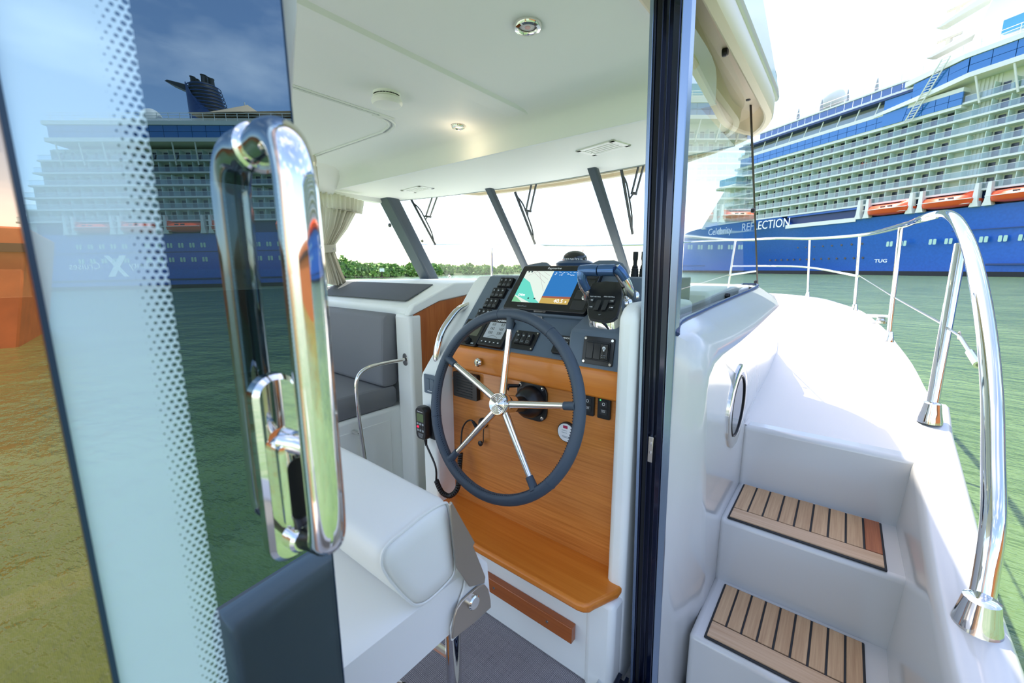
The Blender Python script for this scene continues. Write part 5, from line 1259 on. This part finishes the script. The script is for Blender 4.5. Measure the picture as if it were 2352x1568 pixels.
# bolster: outline in (y, z), swept along x
bol = [onx(x, y, XS) for (x, y) in ((1016, 1152), (975, 1175), (925, 1215), (884, 1250), (871, 1280), (876, 1310), (905, 1350), (935, 1380), (955, 1391), (985, 1378), (1030, 1335), (1045, 1305), (1040, 1240), (1030, 1160))]
cyb = sum(p.y for p in bol) / len(bol); czb = sum(p.z for p in bol) / len(bol)
bol = [Vector((0, p.y, p.z)) for p in bol]; bol = smoothpath(bol, 3, True)
rr = []
for (x, e) in ((XS + .012, .55), (XS + .010, .84), (XS, .95), (XS - .02, 1.0), (-.93, 1.02), (-1.23, 1.0), (-1.25, .8)):
    rr.append([(x, cyb + (p.y - cyb) * e, czb + (p.z - czb) * e) for p in bol])
MB().loft(rr).build('bolster', 'vinyl', hs, ang=70)
MB().tube([(XS + .002, cyb + (p.y - cyb) * .97, czb + (p.z - czb) * .97) for p in bol], .003, 6, True).build('bolster_welt', 'vinyl', hs)
MAT['bracket'] = plain('satin stainless bracket', '#b9ad9f', .3, .9)
arm = [onx(x, y, XS + .02) for (x, y) in ((1029, 1158), (1034, 1150), (1087, 1243), (1083, 1251), (1111, 1322), (1109, 1337), (1075, 1345), (1046, 1302))]
def platex(pts, th, name, mat, par): 
    n = len(pts); mb = MB(); mb.add([Vector(p) for p in pts] + [Vector(p) + Vector((th, 0, 0)) for p in pts], [tuple(range(n)), tuple(range(2 * n - 1, n - 1, -1))] + [(i, n + i, n + (i + 1) % n, (i + 1) % n) for i in range(n)]); return mb.build(name, mat, par, bevel=.0015)
platex(arm, .006, 'arm_plate', 'bracket', hs)
hp = [onx(x, y, XS + .012) for (x, y) in ((1036, 1465), (1040, 1415), (1046, 1395), (1058, 1378), (1075, 1362), (1095, 1345), (1110, 1340), (1118, 1350), (1123, 1375), (1124, 1392), (1085, 1428))]
platex(hp, .006, 'hinge_plate', 'bracket', hs)
pv = onx(1084, 1380, XS + .018); MB(frame(pv, (0, 1, 0), (0, 0, 1))).lathe([(.017, -.004), (.017, .008), (.014, .011), (.003, .011)], n=24).build('pivot_bolt', 'chrome', hs)
fl = [onx(x, y, XS + .004) for (x, y) in ((1062, 1350), (1076, 1262), (1116, 1290), (1124, 1385), (1035, 1470), (1032, 1440))]
platex(fl, .005, 'side_flap', 'vinyl', hs)
pd = onx(1043, 1530, -.75)
MB(Matrix.Translation((pd.x, pd.y, .09))).lathe([(.022, 0), (.022, .6)], n=20).build('post', 'chrome', hs)
MB(Matrix.Translation((pd.x, pd.y, .09))).lathe([(.12, 0), (.12, .012), (.03, .02)], n=28).build('foot', 'chrome', hs)
MB().tube([(pd.x, pd.y, .42), (pd.x - .2, pd.y - .02, .42)], .012, 10).build('cross_tube', 'chrome', hs)
MB().tube([(pd.x - .02, pd.y - .12, .40), (pd.x - .25, pd.y - .2, .40)], .012, 10).build('cross_tube', 'chrome', hs)
MB().span(pd.x - .42, pd.x - .05, pd.y - .35, pd.y - .1, .30, .33).build('foot_board', 'teak_solid', hs, bevel=.008)
# ================================================================== door glass, handle
hS = Vector((-math.sin(R(4)), math.cos(R(4)), 0)); TL = R(.75)
nS = Vector((math.cos(R(4)) * math.cos(TL), math.sin(R(4)) * math.cos(TL), math.sin(TL)))
pS = Vector((-.38, .2, 1.5)); uS = nS.cross(hS)
if uS.z < 0: uS = -uS
def sp(s, z, o=0.0): return pS + hS * (s - .2) + uS * ((z - 1.5) / uS.z) + nS * o
MAT['frit'] = plain('white ceramic band', '#d5e6ee', .22, 0, .5)
def door_glass():
    """dark tinted pane; a printed band of white ceramic breaks up into dots towards the clear part"""
    M_ = Mt('dark door glass')
    tr = M_.n('ShaderNodeBsdfTransparent'); tr.inputs['Color'].default_value = (.012, .018, .02, 1)
    gl = M_.n('ShaderNodeBsdfGlossy'); gl.inputs['Roughness'].default_value = 0.0; gl.inputs['Color'].default_value = (.58, .82, 1, 1)
    fr = M_.n('ShaderNodeFresnel'); fr.inputs['IOR'].default_value = 1.5
    f = M_.math('ADD', fr.outputs[0], .15)
    mx = M_.n('ShaderNodeMixShader'); M_.l(f, mx.inputs[0]); M_.l(tr.outputs[0], mx.inputs[1]); M_.l(gl.outputs[0], mx.inputs[2])
    tc = M_.n('ShaderNodeTexCoord'); sep = M_.n('ShaderNodeSeparateXYZ'); M_.l(tc.outputs['UV'], sep.inputs[0])
    s_, z_ = sep.outputs[0], sep.outputs[1]
    p = .0044
    row = M_.math('FLOOR', M_.math('DIVIDE', z_, p)); odd = M_.math('MULTIPLY', M_.math('MODULO', M_.math('ABSOLUTE', row), 2.0), .5)
    fx = M_.math('SUBTRACT', M_.math('FRACT', M_.math('ADD', M_.math('DIVIDE', M_.math('SUBTRACT', s_, .0602), p * 1.05), odd)), .5)
    fz = M_.math('SUBTRACT', M_.math('FRACT', M_.math('DIVIDE', z_, p)), .5)
    d = M_.math('SQRT', M_.math('ADD', M_.math('MULTIPLY', fx, fx), M_.math('MULTIPLY', fz, fz)))
    # hole radius grows from 0 to 0.36 of the pitch
    grow = M_.n('ShaderNodeMapRange'); M_.l(s_, grow.inputs['Value']); grow.inputs['From Min'].default_value = .060; grow.inputs['From Max'].default_value = .078; grow.inputs['To Min'].default_value = .10; grow.inputs['To Max'].default_value = .40
    hole = M_.math('LESS_THAN', d, grow.outputs[0])
    inband = M_.math('LESS_THAN', s_, .0785); edgew = M_.math('GREATER_THAN', s_, .0175)
    solid = M_.math('LESS_THAN', s_, .0605)
    white = M_.math('MULTIPLY', M_.math('MULTIPLY', inband, edgew), M_.math('MAXIMUM', solid, M_.math('SUBTRACT', 1.0, hole)))
    fb_ = M_.bsdf(lin('#d2dde8'), .3, 0, .2)
    mf = M_.n('ShaderNodeMixShader'); M_.l(f, mf.inputs[0]); M_.l(fb_, mf.inputs[1]); M_.l(gl.outputs[0], mf.inputs[2]); fb = mf.outputs[0]
    m2 = M_.n('ShaderNodeMixShader'); M_.l(white, m2.inputs[0]); M_.l(mx.outputs[0], m2.inputs[1]); M_.l(fb, m2.inputs[2])
    return M_.end(m2.outputs[0])
door = bpy.data.objects.new('door_1', None); col.objects.link(door); door.location = sp(.1, .2); struct(door, 'dark sliding glass door, slid open, mirroring the cruise ship')
dm_ = door_glass()
corners = [(.0175, .15), (.1775, .15), (.1775, 2.25), (.0175, 2.25)]
o = MB().poly([sp(s, z) for (s, z) in corners]).build('pane', dm_, door, smooth=False)
uv = o.data.uv_layers.new(name='UVMap')
for li, lp_ in enumerate(o.data.loops): uv.data[li].uv = corners[lp_.vertex_index]
MB().loft([[sp(.1775, z, .001), sp(.1782, z, .001), sp(.1782, z, -.008), sp(.1775, z, -.008)] for z in (.15, 2.25)]).build('edge_seal', plain('dark blue-green glass edge', '#12314a', .2), door)
MB().add([sp(.1785, 1.60, -.012), sp(.178, 1.60, -.03), sp(.178, 2.25, -.03), sp(.222, 2.25, -.012), sp(.1975, 1.72, -.012)], [(0, 1, 2, 3, 4)]).build('inner_liner', 'gelcoat', door, smooth=False)
MB().loft([[sp(.0145, z, .003), sp(.0175, z, .003), sp(.0175, z, -.01), sp(.0145, z, -.01)] for z in (.15, 2.25)]).build('mullion', plain('navy mullion seal', '#16324d', .3), door)
MAT['bronze'] = glass('bronze mirror glass', (.1, .06, .03), .42, 1.0, (1.0, .68, .50))
face([sp(-1.6, .15), sp(.0145, .15), sp(.0145, 2.25), sp(-1.6, 2.25)]).build('window_4', 'bronze', smooth=False); struct(bpy.data.objects['window_4'], 'bronze mirrored saloon window aft of the door')
b = MB(); b.loft([[sp(s, z, -.02), sp(s, z, -.6)] for (s, z) in ((-1.6, .1), (-.25, .1))], closed=False, caps=False)
# --- handle
hd = thing('door_handle', 'large chrome pull handle with lock plate on the glass door', 'handle', sp(.14, 1.23, .03))
def hp_(s, z, o): return sp(s, z, o)
prof_z = [(1.545, -.002), (1.563, .0), (1.583, .006), (1.598, .018), (1.604, .032), (1.598, .045), (1.583, .051), (1.56, .053), (1.5, .053), (1.40, .053), (1.3, .053), (1.272, .053), (1.258, .050), (1.250, .042)]
pth = smoothpath([hp_(.1465, z, o) for (z, o) in [(1.594, -.002), (1.596, .012), (1.598, .026), (1.592, .042), (1.575, .051), (1.545, .053), (1.45, .053), (1.35, .053), (1.295, .053), (1.274, .050), (1.266, .042)]], 5)
rad = [.0165] * len(pth); rad[-1] = .006; rad[-2] = .010; rad[-3] = .013; rad[-4] = .0148
def oval_tube(path, rs, n=24, sw=.92, sd=.86):
    rings = []
    for i, p in enumerate(path):
        tg = (path[min(i + 1, len(path) - 1)] - path[max(i - 1, 0)]).normalized(); u = (hS - tg * tg.dot(hS)).normalized(); w = tg.cross(u)
        rings.append([p + (u * math.cos(2 * math.pi * k / n) * sw + w * math.sin(2 * math.pi * k / n) * sd) * rs[i] for k in range(n)])
    return MB().loft(rings)
oval_tube(pth, rad).build('grip_bar', 'chrome', hd, ang=60)
HMf = frame(sp(.1465, 1.594, 0), hS, uS); 
MB(HMf).lathe([(.019, -.002), (.019, .003), (.0165, .005)], n=28).build('top_collar', 'chrome', hd)
LP = frame(sp(.1385, 1.326, 0), hS, uS)
MB(LP).loft([[(p[0], p[1], 0) for p in rrect(.038, .172, .018, 7)], [(p[0], p[1], .005) for p in rrect(.038, .172, .018, 7)], [(p[0], p[1], .009) for p in rrect(.030, .164, .014, 7)]]).build('lock_plate', 'chrome', hd, ang=40)
MB(LP).loft([[(p[0] + .002, p[1] - .01, .007) for p in rrect(.026, .088, .012, 7)], [(p[0] + .002, p[1] - .01, .020) for p in rrect(.024, .084, .011, 7)], [(p[0] + .003, p[1] - .01, .022) for p in rrect(.018, .076, .008, 7)]]).build('thumb_guard', 'chrome', hd, ang=40)
MB(LP).prism(rrect(.017, .056, .008, 6, (.003, -.014)), .021, .0226).build('thumb_recess', 'black', hd)
MB(LP).tube([(.0, .028, .010), (.006, .026, .022), (.012, .02, .03)], [.011, .010, .008], 14).build('latch_lever', 'chrome', hd)
MB(LP).lathe([(.011, .006), (.0115, .016), (.009, .019), (.004, .019)], Matrix.Translation((.004, -.066, 0)), 22).build('key_barrel', 'chrome', hd); MB(LP).lathe([(.004, .0185), (.004, .0197)], Matrix.Translation((.005, -.064, 0)), 12).build('keyhole', 'black', hd)
MB().tube([sp(.1465, 1.268, .046), sp(.1465, 1.262, .025), sp(.144, 1.260, .008)], [.012, .010, .011], 16).build('lower_arm', 'black', hd)

# ================================================================== teak step treads
def tread(lab, z, x0, x1, y0, y1, n, wet):
    t = thing('step_tread', lab, 'step', ((x0 + x1) / 2, (y0 + y1) / 2, z - .008), 'teak step treads')
    MB().span(x0, x1, y0, y1, z - .008, z - .001).build('caulking', 'black_soft', t, bevel=.003)
    g = .006; yn = y0 + .075; m = .007
    MB().span(x0 + m, x1 - m, y0 + m, yn, z - .004, z + .004).build('nosing_plank', 'teak_deck_x', t, bevel=.002)
    w = (x1 - x0 - 2 * m + g) / n
    for k in range(n):
        a = x0 + m + k * w; mt_ = 'teak_wet' if k in wet else 'teak_deck'
        MB().span(a, a + w - g, yn + g, y1 - m, z - .004, z + .003).build('plank', mt_, t, bevel=.0015)
    return t
tread('upper teak step tread with one red-stained end plank', .6, -.25, .192, 1.582, 1.888, 9, (8,))
tread('lower teak step tread with dark caulking lines', .35, -.233, .166, 1.268, 1.555, 9, ())
# ================================================================== porthole
PC = Vector((-.268, 1.675, .998)); PF = frame(PC, (0, 1, 0), (0, 0, 1))
ph = thing('porthole', 'round chrome-rimmed porthole in the white cabin side', 'porthole', PC - Vector((0, 0, .16)))
MB(PF).lathe([(.157, -.01), (.157, .003), (.150, .006), (.132, .008), (.122, .006), (.114, .002), (.11, .001)], n=48, cap=False).build('rim', 'chrome', ph, ang=50)
MB(PF).lathe([(.111, .0), (.111, .0022)], n=40).build('glass', plain('dark porthole glass', '#20242c', .05, 0, .7, .5), ph)
MB(PF).tube([Vector((.112 * math.cos(2 * math.pi * k / 40), .112 * math.sin(2 * math.pi * k / 40), .004)) for k in range(40)], .0035, 6, True).build('gasket', 'black', ph)

# ================================================================== rails
rail = thing('bow_rail', 'polished steel bow rail curving along the side deck', 'railing', (.31, 1.24, .71))
A = [(.302, 1.255, .72), (.312, 1.29, .80)] + [tuple(onx(x, y, X)) for (x, y, X) in ((2281, 1200, .318), (2281, 1050, .322), (2278, 900, .325), (2264, 750, .325), (2241, 620, .325), (2218, 545, .325))]
A = [Vector(p) for p in A] + [onx(2190, 500, .33), onx(2160, 492, .335), ony(2120, 502, 3.3), ony(2070, 519, 4.55), ony(1975, 540, 6.7), ony(1860, 548, 8.4), Vector((-1.1, 9.15, 2.05)), Vector((XC, 9.25, 2.05))]
toprail = smoothpath(A, 6)
MB().tube(toprail, .021, 16).build('top_rail', 'chrome', rail)
mid = [ony(1972, 634, 6.65), ony(1858, 614, 8.35), Vector((-1.1, 9.1, 1.55)), Vector((XC, 9.2, 1.55))]
MB().tube(smoothpath(mid, 6), .016, 10).build('mid_rail', 'chrome', rail)
st_l = [((2140, 972), .302, 2.18, (2207, 560)), ((2042, 772), None, 4.45, (2069, 522)), ((1963, 706), None, 6.65, (1975, 543)), ((1855, 678), None, 8.4, (1860, 551))]
def base_cup(p, r=.03, h=.07, tilt=None):
    M_ = Matrix.Translation(p)
    return MB(M_).lathe([(r * 1.25, 0), (r * 1.22, .012), (r * 1.0, h * .55), (r * .82, h), (r * .6, h + .004)], n=24)
for k, (bp, X, Y, tp) in enumerate(st_l):
    if k == 0: p = Vector((.303, 2.16, zcap(2.16))); top = onx(*tp, .322)
    else: p = ony(*bp, Y); p.z = zdeck(Y); top = ony(*tp, Y + .05)
    s_ = MB().tube([p, p.lerp(top, .5), top], .0185 if k == 0 else .016, 14).build('stanchion', 'chrome', rail)
    base_cup(p, .03 if k == 0 else .028, .075).build('base_cup', 'chrome', s_)
base_cup(Vector((.302, 1.245, zcap(1.245) - .003)), .036, .09).build('base_cup', 'chrome', rail)
# lifeline wires
w0 = ony(1975, 634, 6.65); w1 = ony(2055, 683, 4.5); w2 = Vector((.31, 2.18, 1.20)); w2 = onx(2168, 745, .312)
MB().tube([w0, w1, w2], .005, 6).build('lifeline', 'chrome_soft', rail)
rg_ = onx(2203, 770, .318); rp0 = onx(2168, 748, .312); w3 = onx(2247, 838, .322)
MB().tube([rg_ + Vector((.0, .012 * math.cos(2 * math.pi * k / 16), .012 * math.sin(2 * math.pi * k / 16))) for k in range(16)], .0028, 6, True).build('shackle', 'bracket', rail)
MB().tube([rp0, rg_], .004, 6).build('hook', 'chrome_soft', rail)
MB().tube([rg_, w3], .006, 8).build('lifeline', 'chrome_soft', rail); MB().tube([rg_.lerp(w3, .62), w3], .011, 10).build('turnbuckle', 'chrome', rail)
# port half of the bow rail, seen through the windscreen
prail = thing('steel_railing', 'thin steel rail seen through the windscreen before the mangroves', 'railing', mir((.3, 4, .9)))
MB().tube([mir(p) for p in toprail[54:]], .018, 10).build('top_rail', 'chrome', prail)
for Y, xx in ((4.45, .33), (6.65, .12), (8.4, -.45)):
    MB().tube([mir((xx, Y, zdeck(Y))), mir((xx, Y, zdeck(Y) + .86))], .015, 10).build('stanchion', 'chrome', prail)
# deck cleat
t = thing('deck_filler', 'small white-lit steel deck fitting near the outboard deck edge', 'deck fitting', (.34, 5.1, zdeck(5.1)))
pc_ = on(2022, 742, DN, DP); t.location = pc_
MB(Matrix.Translation(pc_)).lathe([(.05, 0), (.05, .02), (.035, .03), (.03, .05), (.04, .06)], n=20).build('body', 'chrome_soft', t); MB(Matrix.Translation(pc_ + Vector((-.02, 0, .07)))).box((0, 0, 0), (.2, .05, .03)).build('cap', 'white', t, bevel=.012)

# ================================================================== ceiling fittings
def lamp(name, lab, p, r, lit):
    t = thing(name, lab, 'lamp', p)
    F = frame(p, (1, 0, 0), (0, -1, 0))
    MB(F).lathe([(r, -.002), (r, .006), (r * .92, .012), (r * .72, .014), (r * .62, .010), (r * .6, .006)], n=36, cap=False).build('bezel', 'chrome', t)
    if lit:
        MB(F).lathe([(r * .62, .004), (r * .55, .006), (.001, .0065)], n=28, cap=False).build('lens', emit('warm lamp lens', '#ffcf8a', 5.0), t)
        ld = bpy.data.lights.new('downlight', 'POINT'); ld.energy = .25; ld.color = (1, .78, .5); ld.shadow_soft_size = .02
        lo_ = bpy.data.objects.new('downlight', ld); col.objects.link(lo_); lo_.parent = t; lo_.location = (0, 0, -.10)
    else:
        MB(F).lathe([(r * .62, .004), (r * .45, .007), (.001, .008)], n=28, cap=False).build('lens', plain('frosted lens', '#d9d3d2', .3), t)
        MB(F).lathe([(r * .22, .0072), (r * .2, .0085), (.001, .0086)], n=20, cap=False).build('red_night_lens', plain('pink lens', '#d9a8a6', .3), t)
    return t
lamp('ceiling_lamp', 'round chrome ceiling lamp with unlit frosted lens', onz(1212, 57, ZC), .042, False)
lamp('ceiling_lamp', 'small chrome ceiling downlight glowing warm', onz(1053, 288, ZC), .036, True)
p = onz(888, 215, ZC); t = thing('smoke_detector', 'white round smoke detector on the ceiling', 'smoke detector', p); F = frame(p, (1, 0, 0), (0, -1, 0))
MB(F).lathe([(.055, 0), (.055, .018), (.052, .02)], n=36).build('base', 'white', t)
MB(F).lathe([(.050, .019), (.061, .024), (.063, .036), (.056, .045), (.03, .049), (.001, .05)], n=36, cap=False).build('cover', 'white', t)
for k in range(10):
    a = R(-20 + k * 13); MB(F).box((0, 0, 0), (.003, .011, .003), Matrix.Translation((.0555 * math.cos(a), .0555 * math.sin(a), .0125)) @ Matrix.Rotation(a, 4, 'Z')).build('slot', 'black', t, smooth=False)
def vent(lab, pts):
    t = thing('air_vent', lab, 'vent', sum(pts, Vector()) / 4 - Vector((0, 0, 0)), 'air vents in the visor')
    c = sum(pts, Vector()) / 4; ux = ((pts[2] + pts[3]) - (pts[0] + pts[1])).normalized(); uy = Vector((0, 0, -1)).cross(ux)
    W = (((pts[2] + pts[3]) - (pts[0] + pts[1])) / 2).length; H = (((pts[1] + pts[2]) - (pts[0] + pts[3])) / 2).length
    F = frame(c, ux, uy); 
    n = F.to_3x3() @ Vector((0, 0, 1)); s_ = 1 if n.z < 0 else -1
    for (x, y, w, h) in ((0, H / 2 - .01, W, .02), (0, -H / 2 + .01, W, .02), (-W / 2 + .015, 0, .03, H), (W / 2 - .015, 0, .03, H)): MB(F).box((x, y, s_ * .002), (w, h, .008)).build('frame_bar', 'white', t, bevel=.002)
    MB(F).box((0, 0, s_ * -.001), (W - .03, H - .02, .002)).build('backing', 'grey_print', t)
    for k in range(5): MB(F).box((0, -H / 2 + .022 + (H - .044) * k / 4, s_ * .003), (W - .06, (H - .05) / 7, .004)).build('louvre', 'white', t)
vent('white slatted air vent over the helm end of the windscreen', [onz(x, y, ZV) for (x, y) in ((1323, 345), (1362, 357), (1449, 332), (1410, 320))])
vent('white slatted air vent at the port end of the visor', [onz(x, y, ZV) for (x, y) in ((918, 436), (955, 442), (997, 431), (965, 426))])

# ================================================================== wipers and glass buttons on the windscreen
def wscreen(x, y, off=.03):
    """sight line meets the raked windscreen, pushed outwards"""
    n = Vector((0, .70, .62)).normalized()
    return on(x, y, n, Vector((XC, 2.48, ZV)) + n * off)
wip = [('wiper at the port end of the windscreen', (993, 452), (1004, 452), (982, 497), (944, 457), (1000, 562)), ('wiper on the middle windscreen pane', (1222, 417), (1233, 417), (1212, 484), (1183, 441), (1229, 560)), ('wiper on the pane nearest the helm', (1472, 360), (1482, 366), (1455, 444), (1427, 388), (1453, 537))]
for (lab, t0, t1, j, ba, bb2) in wip:
    t = thing('windscreen_wiper', 'black ' + lab, 'wiper', wscreen(*t0), 'windscreen wipers')
    MB().tube([wscreen(*t0), wscreen(j[0] - 4, j[1], .04)], .0075, 6).build('arm_rod', 'black', t); MB().tube([wscreen(*t1), wscreen(j[0] + 6, j[1], .04)], .0075, 6).build('arm_rod', 'black', t)
    MB().tube([wscreen(j[0] - 6, j[1] - 1, .04), wscreen(j[0] + 8, j[1] + 1, .04)], .009, 6).build('link', 'black', t)
    m0 = ((ba[0] + bb2[0]) / 2, (ba[1] + bb2[1]) / 2)
    MB().tube([wscreen(j[0], j[1], .04), wscreen(m0[0] + 6, m0[1] - 6, .035)], .006, 6).build('carrier', 'black', t)
    q = lambda k: (ba[0] + (bb2[0] - ba[0]) * k, ba[1] + (bb2[1] - ba[1]) * k)
    MB().tube([wscreen(*q(0), .02), wscreen(*q(.5), .02), wscreen(*q(1), .02)], .010, 6, flat=.6).build('blade', 'black', t)
    MB().tube(smoothpath([wscreen(*q(.08), .022), wscreen(q(.25)[0] + 6, q(.25)[1] - 3, .035), wscreen(m0[0] + 6, m0[1] - 4, .04), wscreen(q(.75)[0] + 5, q(.75)[1] - 3, .035), wscreen(*q(.95), .022)], 4), .006, 6).build('bow', 'black', t)
for i, (x, y) in enumerate(((913, 465), (895, 517), (970, 553), (948, 590), (1026, 446), (1033, 634))):
    p = wscreen(x, y, .005) if i in (0, 2, 4, 5) else onx(x, y, -3.19)
    if i in (0, 2, 4, 5):
        for pn in wind.children:
            hit, loc_, nr_, fi_ = pn.ray_cast(EYE - wind.location, ray(x, y).normalized())
            if hit: p = loc_ + wind.location - ray(x, y).normalized() * .003; break
    t = thing('glass_bolt', ['grey glass bolt high beside the port corner pillar', 'grey glass bolt on the port side window', 'grey glass bolt halfway down the corner pillar', 'grey glass bolt low on the port side window', 'grey glass bolt under the visor edge', 'dark glass bolt at the foot of the windscreen'][i], 'bolt', p)
    F = frame(p, (1, 0, 0), (0, -.62, .70)) if i in (0, 2, 4, 5) else frame(p, (0, -1, 0), (0, 0, 1))
    MB(F).lathe([(.017, -.004), (.017, .004), (.012, .008)], n=16).build('head', 'chrome_soft', t); MB(F).lathe([(.006, .008), (.005, .011)], n=10).build('nut', 'black', t)

# ================================================================== curtains
def curtain(name, lab, XW, y0, y1, ztop, zw, zbot, yw0, yw1, yb0, yb1, folds, tie):
    t = thing(name, lab, 'curtain', (XW, (y0 + y1) / 2, zbot)); rr = []
    N = folds * 8
    lev = [(ztop, y0, y1, .012), (ztop - .03, y0, y1, .014), (ztop - .12, y0, y1 - .02, .022), ((ztop + zw) / 2 + .08, y0, y0 + (y1 - y0) * .8, .026), ((ztop + zw) / 2 - .06, y0, y0 + (y1 - y0) * .58 if tie else y1, .026), (zw, yw0, yw1, .016), (zw - .05, yw0, yw1 + .01, .018), ((zw + zbot) / 2, yb0, (yw1 + yb1) / 2, .026), (zbot + .02, yb0, yb1, .03), (zbot, yb0, yb1, .03)]
    rnd = random.Random(11); ph_ = [rnd.uniform(-.5, .5) for _ in range(N + 1)]
    for li, (z, a, c, d) in enumerate(lev):
        row = []
        for k in range(N + 1):
            f = k / N; w = math.sin(2 * math.pi * folds * f + .5 * math.sin(5 * f * math.pi)) * d * 1.25 * (.8 + .4 * math.sin(9 * f + 2)) + .35 * d * math.sin(2 * math.pi * folds * .5 * f + 1.1 * li)
            zz = z - (.05 * f if li >= 7 and tie else 0) + (-.045 * f * max(0, 1 - li / 5) if tie else 0)
            row.append((XW + .02 + w, a + (c - a) * f, zz))
        rr.append(row)
    rs_ = []
    for i in range(len(rr) - 1):
        for k in range(3): rs_.append([Vector(p).lerp(Vector(q_), k / 3) for p, q_ in zip(rr[i], rr[i + 1])])
    rs_.append([Vector(p) for p in rr[-1]])
    MB().loft(rs_, closed=False, caps=False).build('cloth', 'curtain', t, ang=80)
    if tie:
        c = Vector((XW + .025, (yw0 + yw1) / 2, zw - .02)); ry = (yw1 - yw0) / 2 + .012
        ringp = [c + Vector((.034 * math.cos(2 * math.pi * k / 24), ry * math.sin(2 * math.pi * k / 24), .008 * math.sin(2 * math.pi * k / 24))) for k in range(24)]
        mb = MB(); mb.loft([[p + Vector((0, 0, -.028)), p + Vector((.0, 0, .028))] for p in ringp], closed=False, caps=False, loop=True); mb.build('tieback', 'curtain', t)
        MB(frame(c + Vector((.036, ry * .5, .0)), (0, 1, 0), (0, 0, 1))).lathe([(.006, 0), (.005, .004)], n=10).build('tieback_button', 'chrome_soft', t)
    return t
XW = -3.15
c_t0, c_t1 = onx(733, 438, XW), onx(833, 462, XW); c_w0, c_w1 = onx(734, 565, XW), onx(764, 565, XW); c_b0, c_b1 = onx(740, 648, XW), onx(795, 625, XW)
curtain('window_curtain', 'light grey pleated curtain tied back beside the port window', XW, c_t0.y - .04, c_t1.y, c_t0.z + .012, c_w0.z, c_b0.z, c_w0.y - .03, c_w1.y, c_b0.y - .02, c_b1.y, 11, True)
e0, e1 = onx(709, 366, -2.72), onx(727, 372, -2.72)
t = curtain('bunched_curtain', 'narrow bunched grey curtain hanging from the ceiling bead', -2.74, e0.y, e1.y, ZC - .01, 1.9, 1.36, e0.y, e1.y, e0.y, e1.y, 2, False)
